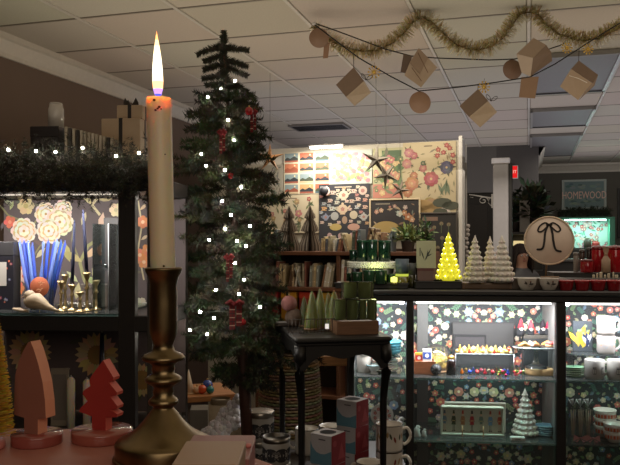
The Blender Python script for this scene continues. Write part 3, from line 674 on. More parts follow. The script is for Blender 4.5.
# mug boxes
def mugbox(x,y,z,w,h,label,rz):
    t=thing('mug_box',(x,y,z),label,'box','red and blue mug boxes',rz=rz)
    m=MB(); m.box((-w/2,-w/2,0),(w/2,w/2,h),'satin',(150,142,140),bev=.0015)
    y0=-w/2-.0006
    # front: blue below a white curve
    P=[(-w/2,0),(w/2,0),(w/2,h)]+[(w/2-(w*.98)*k/12, h-(h*.62)*math.sin(PI/2*k/12)**1.0) for k in range(1,13)]
    m.fl([(-w/2,.0),(w/2,0),(w/2,h*.5),(w*.2,h*.38),(0,h*.36),(-w*.2,h*.4),(-w*.4,h*.55),(-w/2,h*.75)],(70,104,116),y0)
    m.rect(-w*.1,h*.82,w*.22,h*.86,(70,60,66),y0-.0004); m.rect(-w*.28,h*.1,w*.1,h*.13,(60,100,120),y0-.0004)
    m.M=RZ(PI/2); m.rect(-w/2,0,w/2,h,(116,24,34),y0); m.fl([(-w*.05,h*.15),(w*.45,h*.15),(w*.2,h*.7)],(140,50,56),y0-.0004); m.disc(-w*.28,h*.72,w*.13,(140,50,56),y0-.0004,10); m.M=Matrix()
    m.disc  # top marks
    m.add([(w*.34*math.cos(a*PI/9),w*.34*math.sin(a*PI/9),h+.0005) for a in range(18)],[tuple(range(18))],'art',(40,32,34))
    m.build('body',parent=t)
    MB().add([(w*.26*math.cos(a*PI/9),w*.26*math.sin(a*PI/9),h+.0009) for a in range(18)],[tuple(range(18))],'matte',(10,8,9)).build('window',parent=t)
for k,lab in enumerate(('lowest mug box in the back stack of three under the stool','middle mug box in the back stack, deep red side showing','topmost red and pale blue mug box of the back stack')): mugbox(.152,2.62,ZL+k*.0915,.082,.091,lab,-.72+k*.05)
for k,lab in enumerate(('lower mug box of the front stack at the bottom edge','front mug box with white and blue face between the stool legs')): mugbox(.06,2.45,ZL+k*.1,.084,.099,lab,-.62)
def mug(x,y,z,r,h,label,c=(216,208,196),pat=None,hang=0,rim=(60,52,46),name='enamel_mug',open_=True):
    t=thing(name,(x,y,z),label,'mug',rz=hang)
    m=MB(); m.lathe([(r*.9,0),(r*.97,.003),(r,.01),(r,h-.001),(r*1.01,h),(r*.95,h-.0005),(r*.93,h-.01),(r*.9,.008),(.0005,.006)],'ceramic',c,n=32)
    if pat: pat(m,r,h)
    m.build('cup',parent=t)
    MB().lathe([(r*1.0,h-.002),(r*1.03,h-.0005),(r*1.0,h+.0015),(r*.96,h)],'metal',rim,n=32,cap=False).build('rim',parent=t)
    MB().tube(spl([(r*.97,0,h*.78),(r*1.35,0,h*.82),(r*1.6,0,h*.6),(r*1.5,0,h*.35),(r*1.2,0,h*.2),(r*.97,0,h*.22)]),.0055,'ceramic',c,n=10).build('handle',parent=t)
def sticks(m,r,h):
    for k in range(9):
        th=-1.3+k*.32; z=h*R.uniform(.2,.6)
        wrapleaf(m,th,z,h*.28,R.uniform(1.2,1.9),r+.0006,R.choice([(120,44,36),(60,66,50),(150,120,80)]))
mug(.283,2.62,ZL,.048,.092,'enamel mug at the bottom of the pair by the right stool leg',pat=sticks,hang=-.35); mug(.283,2.62,ZL+.0935,.048,.092,'cream enamel mug with twig pattern on top by the right stool leg',pat=sticks,hang=.1)
mug(.2,2.46,ZL,.046,.098,'dark rimmed enamel mug at the bottom edge in front of the mug boxes',pat=sticks,hang=2.6)
mug(W(307,0,2.9).x,2.9,ZL,.048,.1,'white mug with dark rim, left of the two beneath the stool',hang=PI); mug(W(331,0,2.93).x,2.93,ZL,.048,.102,'white mug with dark rim, right of the two beneath the stool',hang=1.2)
# wicker hamper
t=thing('wicker_basket',(W(290,0,3.42).x,3.42,0),'tall brown wicker basket standing behind the black stool','basket')
m=MB(); hb=.98; n=52
for k in range(70):
    z=hb*(k+.5)/70; r=.118+.03*math.sin(PI*min(1,z/hb*.9+.1)); 
    m.tube([((r+.006*math.cos(i*PI+k*PI))*math.cos(2*PI*i/n),(r+.006*math.cos(i*PI+k*PI))*math.sin(2*PI*i/n),z) for i in range(n)],.0066,'matte',jit((142,120,92),16),n=4,closed=True)
m.build('weave',parent=t)
MB().tube([(.128*math.cos(2*PI*i/30),.128*math.sin(2*PI*i/30),hb) for i in range(30)],.012,'matte',(140,106,70),n=8,closed=True).build('rim',parent=t)
MB().lathe([(.105,0),(.11,hb*.5),(.108,hb-.02),(.09,hb-.03),(.001,hb-.03)],'matte',(50,38,28),n=24).build('lining',parent=t)
# pale wooden plank shelf behind the stool
t=thing('side_shelf',(W(325,0,3.75).x,3.8,0),'pale wooden low shelf seen between the stool legs','shelf')
MB().box((-.14,-.1,.83),(.14,.1,.88),'wood',(190,140,96),bev=.003).build('board',parent=t)
for x in(-.12,.12): MB().box((x-.01,-.09,0),(x+.01,.09,.83),'wood',(90,70,52)).build('side_panel',parent=t)
# things behind, left of the trunk
t=thing('side_table',(W(196,0,3.7).x,3.75,0),'wooden side table with bright ornaments seen left of the tree trunk','table',rz=.35)
MB().box((-.26,-.16,.67),(.16,.16,.70),'wood',(184,124,76),bev=.003).build('tabletop',parent=t)
for x in(-.23,.13):
    for y in(-.13,.13): MB().box((x-.012,y-.012,0),(x+.012,y+.012,.67),'satin',(40,36,34)).build('leg',parent=t)
for (px,py,r,c,lab) in((206,371,5.5,(50,80,170),'blue glass bauble on the side table left of the tree trunk'),(203,379,4.5,(226,90,50),'orange bauble on the side table'),(211,377,4,(40,130,130),'teal bauble on the side table at the right'),(198,377,3.8,(230,190,150),'pale bauble on the side table at the left')):
    d=3.68; z=.70; rr=r*d/F; x=(px-CX)*d/F; t=thing('bauble',(x,d+(0.05 if py<375 else -.03),z+rr),lab,'bauble'); MB().sph((0,0,0),rr,'gloss',c,n=16).build('ball',parent=t); MB().cyl((0,0,rr*.95),.005,.008,'brass',(220,190,120),n=8).build('cap',parent=t)
t=thing('paper_cone_tree',((191-CX)*3.7/F-.005,3.66,.70),'small cream cone ornament at the edge of the side table','ornament')
MB().lathe([(.03,0),(.001,.12)],'satin',(236,212,180),n=20).build('cone',parent=t); MB().lathe([(.032,0),(.033,.003),(.031,.006)],'satin',(220,190,150),n=20).build('base',parent=t)
# linen sack and box on floor level shelf
t=thing('linen_cushion',(W(222,0,3.5).x,3.45,.0),'crumpled beige linen sack behind the tree trunk','sack')
m=MB(); m.lathe([(.12,0),(.15,.1),(.155,.3),(.14,.5),(.12,.6),(.07,.68),(.03,.71),(.001,.715)],'cloth',(150,136,116),n=30,jitr=.035); m.build('bag',parent=t)
MB().lathe([(.045,.68),(.05,.70),(.045,.72)],'cloth',(130,116,96),n=16,cap=False).build('tie',parent=t)
carton('storage_box',(W(202,0,3.2).x-.02,3.26,0),.075,.1,.72,(120,114,104),'tall grey box standing left of the linen sack','box',.1,lid=(126,120,110))
t=thing('print_bowl',(W(208,0,2.8).x+.01,2.72,ZL),'small red and white patterned bowl beside the cotton snow','bowl')
def ptn(m,r0,h):
    for k in range(14):
        th=-1.4+k*.21
        wraprect(m,th,th+.1,h*.35,h*.5,r0,(190,50,50),2); wraprect(m,th+.05,th+.15,h*.65,h*.8,r0,(190,50,50),2)
m=MB(); m.lathe([(.03,0),(.042,.01),(.05,.035),(.05,.07),(.046,.068),(.04,.012),(.001,.01)],'ceramic',(222,212,204),n=28); ptn(m,.0506,.07); m.build('bowl',parent=t); MB().lathe([(.046,.069),(.0515,.07),(.046,.073)],'ceramic',(230,222,214),n=28,cap=False).build('rim',parent=t)
# ================================================================ things on the stool
ZS=1.155
def onst(px,d): return ((px-CX)*d/F,d,ZS)
t=thing('wooden_crate',onst(354,2.42),'low wooden crate at the right end of the black stool','crate',rz=rs)
s=2.42/F; w=21*s
m=MB(); m.box((-w,-.05,0),(w,.055,.006),'wood',(130,96,66)); m.build('bottom',parent=t)
for a in((-w,-.056,0,w,-.05,.043),(-w,.05,0,w,.056,.043),(-w,-.05,0,-w+.006,.05,.043),(w-.006,-.05,0,w,.05,.043)): MB().box(a[:3],a[3:],'wood',(122,86,60),bev=.001).build('slat',parent=t)
MB().box((-w+.006,-.05,.03),(w-.006,.05,.038),'wood',(110,80,56)).build('insert',parent=t)
def votives(x,y,z,nx,w,h,label):
    t=thing('votive_pack',(x,y,z),label,'candles','cellophane packs of green votive candles',rz=rs)
    r=w/nx/2*.92
    for k in range(nx):
        cx=-w/2+(k+.5)*w/nx
        m=MB(); m.lathe([(r*.86,0),(r*.95,.004),(r,h*.93),(r*.9,h*.95)],'satin',(140,150,96),n=18,o=(cx,0,.001)); m.lathe([(r*.85,h*.94),(.0005,h*.95)],'satin',(196,200,140),n=16,o=(cx,0,0.001)); m.build('votive',parent=t)
        m=MB(); 
        for q_ in range(30): m.sph((cx+R.uniform(-r,r)*.7,R.uniform(-r,r)*.7,h*.97),.0026,'needle',jit((150,160,90),20),n=5)
        b=m.build('moss',parent=t); b['kind']='stuff'
    MB().box((-w/2-.001,-r-.002,0),(w/2+.001,r+.002,h*1.04),'glass',(205,212,190)).build('cellophane',parent=t)
zc=ZS+.044
votives(onst(346,2.42)[0],2.40,zc,2,24*s,.066,'cellophane pack of green votives, left in the crate'); votives(onst(366.5,2.42)[0],2.415,zc,2,18*s,.063,'cellophane pack of green votives, right in the crate'); votives(onst(357,2.42)[0],2.41,zc+.07,2,29*s,.052,'cellophane pack of green votives on top of the two in the crate')
def cone(px,py,d,hw,label,c=(112,122,62)):
    x,y,z=onst(px,d); h=(CZ+(HY-py)*d/F)-ZS; r=hw*d/F; t=thing('cone_candle',(x,y,z),label,'candle','green cone tree candles')
    m=MB(); m.lathe([(r*.96,.006),(r,.01),(r*.93,h*.2),(r*.62,h*.6),(r*.3,h*.88),(r*.12,h*.97),(.0003,h)],'wax',c,n=24); m.build('wax_cone',parent=t)
    MB().lathe([(r*1.02,0),(r*1.05,.003),(r*1.0,.007)],'wood',(120,90,60),n=24).build('base',parent=t)
cone(312,291,2.5,8,'green cone candle, the second of the row on the stool'); cone(320,288,2.55,7.5,'green cone candle standing just behind the second one'); cone(334,290,2.5,9,'green cone candle beside the wooden crate',(126,132,66)); cone(304,296,2.6,6,'shorter green cone candle, leftmost of the row on the stool',(84,92,50)); cone(328,292,2.62,6,'green cone candle at the back beside the votives',(110,116,60))
# wire rack
t=thing('wire_rack',onst(311,2.47),'thin dark wire rack in front of the cone candles on the stool','rack',rz=rs)
m=MB()
for z in(.004,.045): m.tube([(-.085,-.06,z),(.085,-.06,z)],.0016,'satin',(70,60,50),n=5); 
m.build('rail',parent=t)
for k in range(15): MB().tube([(-.085+k*.17/14,-.06,0),(-.085+k*.17/14,-.06,.045)],.0013,'satin',(70,60,50),n=5).build('wire',parent=t)
t=thing('price_tag',onst(327,2.37),'tiny white price tag hanging on the rack','tag'); MB().box((-.006,-.001,.018),(.006,.001,.034),'emit1',(236,226,214)).build('card',parent=t); MB().tube([(0,0,.034),(0,0,.05)],.0007,'matte',(200,200,190),n=4).build('thread',parent=t)
for px,py,r,c,lab in((289,300,8,(150,98,96),'dusty pink felt ball on the stool left of the cone candles'),(294,314,9,(88,70,60),'brown felt ball below the pink one')):
    d=2.6; rr=r*d/F; p=((px-CX)*d/F,d,ZS+rr if py>305 else ZS+9*2*d/F+rr*.6); t=thing('felt_ball',p,lab,'felt ball'); MB().sph((0,0,0),rr,'cloth',c,n=18).build('ball',parent=t); MB().tube([(0,0,rr*.95),(0,0,rr*1.25)],.002,'matte',(180,160,120),n=5).build('loop',parent=t)
t=thing('felt_tray',onst(287,2.63),'dark metal tray at the back left corner of the stool','tray',rz=rs)
MB().box((-.04,-.03,0),(.04,.03,.012),'satin',(60,52,46),bev=.003).build('tray',parent=t)
# ================================================================ right display cabinet
C=Frame(484,3.2,6); CD=.38
cz_top=C.z(484,290.5); cz_b=C.z(484,302); zA=C.z(484,379); zB=C.z(484,442); zF=.28
t=thing('display_cabinet',C.O,'long black glass display cabinet lined with dark floral paper','cabinet',rz=C.a)
ck=(24,22,22); x0,x1=C.x(347),C.x(700)
MB().box((x0-.01,-.02,cz_top-.02),(x1,CD+.02,cz_top),'satin',(40,37,36),bev=.004).build('top_board',parent=t)
MB().box((x0,-.004,cz_b),(x1,CD,cz_top-.022),'satin',ck,bev=.003).build('header',parent=t)
m=MB().box((x0,-.0,zF-.04),(x1,CD,zF),'satin',ck); m.box((x0+.03,.03,0),(x1-.03,CD-.03,zF-.04),'satin',(18,17,17)); m.build('plinth',parent=t)
PO=[(347,353),(406,414),(556,566),(690,700)]
for a,b in PO: MB().box((C.x(a),-.006,zF-.04),(C.x(b),.03,cz_b),'satin',ck,bev=.003).build('post',parent=t)
for a,b in PO: MB().box(((C.x(a)+C.x(b))/2-.008,.03,zF),((C.x(a)+C.x(b))/2+.008,CD-.03,cz_b),'satin',(104,102,100) if a!=347 else (150,150,150)).build('divider',parent=t)
BAY=[(353,406),(414,556),(566,690)]
for a,b in BAY:
    for z in(zA,zB):
        MB().box((C.x(a),.0,z-.008),(C.x(b),CD-.03,z),'glass',(190,214,206),bev=.001).build('glass_shelf',parent=t)
    MB().box((C.x(a)+.01,.04,cz_b-.012),(C.x(b)-.01,.06,cz_b-.001),'emit3',(255,250,240)).build('light_strip',parent=t)
    MB().quad((C.x(a),.008,zF),(C.x(b),.008,zF),(C.x(b),.008,cz_b),(C.x(a),.008,cz_b),'glass',(250,252,252)).build('glass_door',parent=t)
for px in(402,569): MB().sph((C.x(px),.035,cz_b-.010),.011,'emit60',(225,235,255),n=12,sz=.6).build('spot_light',parent=t)
TB=CD-.03
MB().box((x0,TB+.001,zF),(x1,CD-.002,cz_b),'art',(46,48,50)).build('back_board',parent=t)
# floral paper, mirrored about the middle of each bay
PALC=[(226,104,88),(230,150,130),(236,214,170),(228,220,204),(150,168,200),(232,130,112),(236,222,190)]; PALL=[(104,146,112),(84,124,108),(132,160,112),(112,140,150),(160,172,130)]
for (a,b),cxp in zip(BAY,(330,484,640)):
    m=MB(); xa,xb=C.x(a-14,TB),C.x(b+10,TB); cx=C.x(cxp,TB); xa=max(xa,C.x(a)-.02); xb=min(xb,C.x(b)+.02)
    zlo,zhi=zF+.01,cz_b-.005; W2=max(abs(xa-cx),abs(xb-cx))
    pts=[]; tries=0
    while len(pts)<330 and tries<14000:
        tries+=1; u=R.uniform(0,W2); z=R.uniform(zlo,zhi); rr=R.choice([.012,.014,.018,.022,.026] if tries<2500 else [.006,.008,.010])
        if all((u-p[0])**2+(z-p[1])**2>((rr+p[2])*.86)**2 for p in pts): pts.append((u,z,rr))
    for (u,z,rr) in pts:
        kind=R.random(); c=tuple(v*.86 for v in R.choice(PALC)); l=tuple(v*.86 for v in R.choice(PALL)); an=R.uniform(0,6.28); k5=R.choice([5,5,6])
        for sg in(-1,1):
            x=cx+sg*u
            if x<xa+rr*.6 or x>xb-rr*.6: continue
            a2=an if sg>0 else PI-an
            if rr>.014:
                if kind<.45:
                    for q_ in range(6): m.leaf(x,z,rr*1.3,a2+q_*1.05,jit(l,10),TB-.0003-q_*1e-5,.3)
                    m.flower(x,z,rr*.85,c,(240,210,140),TB-.0008,k5,an)
                elif kind<.85:
                    ca,sa=math.cos(a2),math.sin(a2)
                    m.stroke([(x-ca*rr,z-sa*rr),(x+ca*rr,z+sa*rr)],.0018,l,TB-.0003)
                    for q_ in range(5):
                        f=-.9+q_*.42; 
                        for s2 in(-1,1): m.leaf(x+ca*rr*f,z+sa*rr*f,rr*.75,a2+s2*.9,l,TB-.0004-(q_+3*s2)*1e-5,.42)
                else: m.flower(x,z,rr*.9,c,(250,230,190),TB-.0008,7,an)
            elif rr>.010:
                if kind<.55: m.flower(x,z,rr,c,(246,226,170),TB-.0008,5,an)
                else:
                    for q_ in range(4): m.leaf(x,z,rr*1.3,a2+q_*.55,jit(l,12),TB-.0004-q_*1e-5,.34)
            else:
                if kind<.25: m.disc(x,z,rr*.5,c,TB-.0006,7)
                else: m.leaf(x,z,rr*1.7,a2,l,TB-.0005,.36)
    m.build('floral_paper',parent=t)
def cp(px,tt,z): return C.pp(px,tt,z)
def cs(px,tt=.15): return C.d(px,tt)/F
# grey pilasters inside the middle bay
for a,b in((417,428),(543,556)):
    MB().box((C.x(a,TB-.01),TB-.02,zA),(C.x(b,TB-.01),TB-.006,cz_b),'satin',(92,90,88)).build('pilaster',parent=t)
    MB().box((C.x(a,TB-.01),TB-.02,zF),(C.x(b,TB-.01),TB-.006,zA-.01),'satin',(58,56,56)).build('pilaster',parent=t)
# dark mirror at back
tt=TB-.03; t=thing('framed_mirror',cp(483,tt,zA),'wide dark mirror panel standing at the back of the middle bay','mirror',rz=C.a)
w=30.5*cs(483,tt); h=C.z(483,322,tt)-zA
MB().box((-w,-.004,.0),(w,.004,h),'satin',(46,44,44),bev=.002).build('panel',parent=t)
m=MB(); m.rect(-w*.96,h*.05,w*.96,h*.96,(58,56,56),-.0046,mat='satin'); m.rect(-w*.98,h*.42,w*.1,h*.72,(20,18,20),-.0052); m.rect(-w*.9,h*.44,w*.04,h*.66,(52,48,50),-.0058); m.build('glass',parent=t)
# ---- middle bay, upper shelf
def cth(name,px,tt,z,label,cat,group=None): return thing(name,cp(px,tt,z),label,cat,group,C.a)
t=cth('wooden_crate',422,.13,zA,'small brown wooden crate at the left of the middle bay','crate'); s=cs(425,.13); w,h=13*s,13*s
for a in((-w,-.05,0,w,-.044,h),(-w,.04,0,w,.046,h),(-w,-.05,0,-w+.006,.046,h),(w-.006,-.05,0,w,.046,h),(-w,-.05,0,w,.046,.005)): MB().box(a[:3],a[3:],'wood',(178,106,68),bev=.001).build('slat',parent=t)
for px,py,w_,h_,c,c2,lab in((413.5,351,6,12,(214,50,44),(240,224,200),'red and white packet in the crate'),(419,353,8,11,(240,200,60),(220,60,50),'yellow packet with red band in the crate'),(427,349,9,14,(228,222,210),(60,90,170),'white packet with a blue badge in the crate')):
    t=cth('packet',px,.12+(px%3)*.012,zA+.006,lab,'packet'); hh_=C.z(px,py,.12)-zA-.006
    MB().box((-w_*s/2,-.004,0),(w_*s/2,.004,hh_),'satin',c,bev=.002).rect(-w_*s*.45,hh_*.55,w_*s*.45,hh_*.85,c2,-.0046).disc(0,hh_*.7,w_*s*.22,(250,240,230),-.005,10).build('pouch',parent=t)
t=cth('glass_cloche',436,.2,zA,'clear glass dome over gold tinsel in the middle bay','cloche'); r=17*cs(436,.2)
MB().lathe([(r*1.02,0),(r*1.02,.006),(r,.008)],'wood',(150,110,76),n=28).build('base',parent=t)
MB().lathe([(r*.96,.008),(r*.97,.04),(r*.92,.07),(r*.7,.1),(r*.35,.118),(.006,.124)],'glass',(236,240,240),n=28,cap=False).build('dome',parent=t); MB().sph((0,0,.131),.008,'glass',(240,245,245),n=10).build('knob',parent=t)
def tinsel(name,p,label,rx,ry,h,c,n=700,cat='tinsel',l=.02):
    t=thing(name,p,label,cat,rz=C.a); m=MB()
    for k in range(n):
        a=R.uniform(0,6.28); u=math.sqrt(R.random()); b=Vector((rx*u*math.cos(a),ry*u*math.sin(a),R.uniform(.002,h*(1.02-u*u*.6)))); d_=Vector((R.gauss(0,1),R.gauss(0,1),R.gauss(0,1))).normalized()*l; s_=d_.orthogonal().normalized()*.0012
        m.add([tuple(b-s_),tuple(b+s_),tuple(b+d_+s_),tuple(b+d_-s_)],[(0,1,2,3)],'tinsel',jit(c,22))
    b=m.build('strands',parent=t); b['kind']='stuff'; return t
tinsel('gold_tinsel',cp(438,.2,zA+.01),'heap of gold tinsel under the glass dome',.05,.05,.085,(226,190,90))
t=cth('black_bauble',436,.08,zA,'round black ornament with a ribbed face in front of the crate','bauble'); r=5.6*cs(436,.08)
m=MB(); m.sph((0,0,r),r,'satin',(26,26,28),n=18); m.build('ball',parent=t); m=MB()
for k in range(8): m.tube([(r*.3*math.cos(k*PI/4),-r*.97,r+r*.3*math.sin(k*PI/4)),(r*.8*math.cos(k*PI/4),-r*.66,r+r*.8*math.sin(k*PI/4))],.0012,'satin',(90,88,86),n=4)
m.build('ribs',parent=t)
t=cth('cola_bottle',451,.09,zA,'small dark glass jar with a gold top beside the black ornament','jar'); s=cs(451,.09)
MB().lathe([(4*s,0),(4.6*s,.002),(4.6*s,13*s),(3.4*s,16*s)],'gloss',(30,18,16),n=18).build('jar',parent=t); MB().lathe([(3.6*s,15.8*s),(3.8*s,18*s),(1*s,20*s)],'brass',(210,160,80),n=14).build('lid',parent=t)
t['label']='small dark glass jar with a brass lid beside the black ornament'; t.name='glass_jar'
# acrylic two-tier box with ornaments
t=cth('acrylic_case',483,.17,zA,'clear acrylic case piled with gold ornaments on its top in the middle bay','case'); s=cs(483,.17); w=28*s; h=C.z(483,352,.17)-zA
for a in((-w,-.06,0,-w+.003,.06,h),(w-.003,-.06,0,w,.06,h),(-w,-.06,h-.003,w,.06,h),(-w,-.06,.0,w,.06,.003),(-w,-.06,0,w,-.058,h)): MB().box(a[:3],a[3:],'glass',(226,232,234)).build('panel',parent=t)
m=MB(); m.tube([(-w,-.061,h),(w,-.061,h)],.0014,'satin',(236,240,240),n=5); m.tube([(-w,-.061,.0),(-w,-.061,h)],.0012,'satin',(220,226,228),n=5); m.tube([(w,-.061,.0),(w,-.061,h)],.0012,'satin',(220,226,228),n=5); m.build('edge',parent=t)
cols_=[(226,186,96),(240,214,140),(206,150,70),(200,70,50),(230,200,110),(246,230,190)]
ords=['first','second','third','fourth','fifth','sixth','seventh','eighth','ninth','tenth','eleventh','twelfth','thirteenth','fourteenth','fifteenth','sixteenth','seventeenth','eighteenth']
def orn(px,tt,z,r,c,lab,grp,kind=0):
    t=cth('ornament',px,tt,z,lab,'ornament',grp)
    if kind==0: MB().sph((0,0,r),r,'gloss' if sum(c)<420 else 'brass',c,n=12).build('ball',parent=t)
    else: MB().lathe([(r*.6,0),(r,r*.5),(r*.9,r),(r*.4,r*1.5),(r*.5,r*1.9),(r*.05,r*2.4)],'brass',c,n=12).build('figure',parent=t)
    MB().cyl((0,0,(2*r if kind==0 else 2.38*r)-.001),r*.25,r*.35,'brass',(236,206,130),n=8).build('cap',parent=t)
def cname(c):
    r,g,b=c
    if r>190 and g<110: return 'red'
    if b>r: return 'blue'
    if g>r: return 'green'
    return 'pale gold' if g>200 else 'gold'
for row,(tt,n,px0,px1) in enumerate(((.13,14,457,511),(.18,12,460,509))):
    for k in range(n):
        c=cols_[(k*5+row*2)%6]; px=px0+(px1-px0)*k/(n-1)
        orn(px,tt,zA+h,.0085 if row==0 else .012,c,'%s %s ornament from the left, %s row on the acrylic case top'%(ords[k],cname(c),'front' if row==0 else 'back'),'ornaments on the acrylic case',(k+row)%2)
for k in range(13):
    c=[(226,120,50),(230,160,70),(50,80,190),(60,90,200),(200,60,60),(210,70,90),(206,60,70),(230,200,150),(190,50,60)][k%9]; px=462+46*k/12
    orn(px,.1+.04*(k%2),zA+.004,.0095,c,'%s ornament from the left, %s, inside the bottom of the acrylic case'%(ords[k],cname(c)),'ornaments inside the acrylic case',k%3==0)
tinsel('gold_tinsel',cp(483,.155,zA+h),'strands of gold tinsel among the ornaments on the acrylic case',.1,.03,.02,(226,190,100),420,l=.014)
# glass cake stand
t=cth('cake_stand',536,.14,zA,'clear glass cake stand holding pastries in the middle bay','cake stand'); s=cs(536,.14); hp=C.z(536,347,.14)-zA
z0=.03
MB().lathe([(11*s,z0),(10*s,z0+.006),(4*s,z0+.018),(2*s,z0+.04),(2.4*s,z0+.06),(1.8*s,hp-.02),(3.5*s,hp-.004),(6*s,hp)],'glass',(226,232,232),n=28).build('stem',parent=t)
MB().lathe([(.001,hp),(21*s,hp),(22.5*s,hp+.004),(22*s,hp-.006),(.001,hp-.004)],'glass',(220,228,228),n=36,sy=.62).build('plate',parent=t)
m=MB().tube([(22.2*s*math.cos(a*PI/20),22.2*s*.62*math.sin(a*PI/20),hp+.001) for a in range(40)],.0016,'satin',(226,232,232),n=5,closed=True); m.build('rim',parent=t)
t2=cth('wood_slice',540,.14,zA,'round wooden slice under the glass cake stand','wood slice'); MB().lathe([(14*s,0),(14.6*s,.002),(14.6*s,.027),(14*s,.0295)],'wood',(200,160,110),n=28,sy=.7,jitr=.02).build('slice',parent=t2); MB().lathe([(12.6*s,.0292),(.001,.0298)],'wood',(226,192,146),n=24,sy=.7).build('cut_face',parent=t2)
def croissant(px,tt,z,label,c=(214,140,76),kind=0):
    t=cth('pastry',px,tt,z,label,'pastry','pastries on the cake stand')
    m=MB()
    if kind==0:
        for k in range(7):
            a=-.9+k*.3; rr=(8-abs(k-3)*2.1)*.0024*.55+.002
            m.sph((.028*math.sin(a),-.018*math.cos(a)+.012,rr),rr,'satin',jit(c,12),n=10,sx=.85)
        m.build('segments',parent=t); MB().tube([(-.014,-.012,.012),(0,-.018,.017),(.014,-.012,.012)],.002,'satin',(240,190,130),n=6).build('glaze',parent=t)
    else:
        m.lathe([(.018,0),(.021,.004),(.021,.010),(.018,.013)],'satin',c,n=20); m.build('sponge',parent=t)
        MB().lathe([(.021,.012),(.0225,.016),(.018,.022),(.001,.024)],'satin',(206,84,80),n=20).build('icing',parent=t)
zp=zA+hp+.0035
croissant(524,.12,zp,'left croissant on the glass cake stand'); croissant(535,.13,zp,'middle croissant on the glass cake stand',(206,128,66)); croissant(550,.13,zp,'round bun with red icing on the glass cake stand',(226,170,120),1); croissant(547,.17,zp,'orange brown croissant at the back of the cake stand',(226,150,80))
def gnome(px,tt,z,h,label,hat=(206,36,60),body=(30,30,34)):
    t=cth('gnome_figure',px,tt,z,label,'gnome','gnome figures behind the cake stand')
    MB().lathe([(.014,0),(.017,.004),(.016,h*.3),(.009,h*.48)],'cloth',body,n=14).build('body',parent=t)
    MB().lathe([(.013,h*.42),(.016,h*.46),(.010,h*.72),(.003,h*.98),(.0005,h)],'cloth',hat,n=14).build('hat',parent=t)
    MB().lathe([(.001,h*.16),(.008,h*.3),(.009,h*.44)],'cloth',(222,216,206),n=12,o=(0,-.009,0)).build('beard',parent=t); MB().sph((0,-.0165,h*.45),.0035,'satin',(226,170,140),n=8).build('nose',parent=t)
t=cth('gift_tin',536,.25,zA,'dark patterned tin behind the glass cake stand','tin'); MB().box((-.06,-.03,0),(.06,.03,.16),'satin',(40,44,46),bev=.004).build('tin',parent=t); MB().box((-.061,-.031,.15),(.061,.031,.166),'satin',(70,66,60),bev=.002).build('lid',parent=t)
for px,h,l,hat in((521,.075,'gnome with a dark red hat at the left behind the cake stand',(180,40,50)),(531,.07,'gnome with a short red hat second from left',(206,60,70)),(543,.072,'gnome in black with a dark hat behind the pastries',(40,34,40)),(549,.08,'gnome with a tall bright red hat at the right end',(224,30,64))): gnome(px,.235 if px!=543 else .25,zA+.166,h,l,hat)
t=cth('price_tag',531,.1,zp+.018,'white price card standing among the pastries','card'); m=MB(); m.M=RX(-.2)@RY(.5); m.box((-.012,-.0008,-.008),(.012,.0008,.008),'satin',(236,232,226)); m.build('card',parent=t); MB().box((-.001,.0,-.019),(.001,.001,0),'satin',(200,196,190)).build('pick',parent=t)
for px,py,n,lab in((502,369,9,'cluster of pink berries at the foot of the acrylic case'),(519,372,14,'cluster of pink and green berries in front of the cake stand')):
    t=cth('berry_cluster',px,.07,zA,lab,'berries'); m=MB()
    for k in range(n): m.sph((R.uniform(-.022,.022),R.uniform(-.01,.01),R.uniform(.006,.03)),.0062,'gloss',jit((214,60,90),16) if k%4 else (130,160,70),n=8)
    b=m.build('berries',parent=t); b['kind']='stuff'
    m=MB()
    for k in range(6): m.M=T(R.uniform(-.02,.02),-.012,R.uniform(.01,.034)); m.leaf(0,0,.016,R.uniform(0,6),(150,176,80),0,.4)
    m.M=Matrix(); m.build('leaves',parent=t)
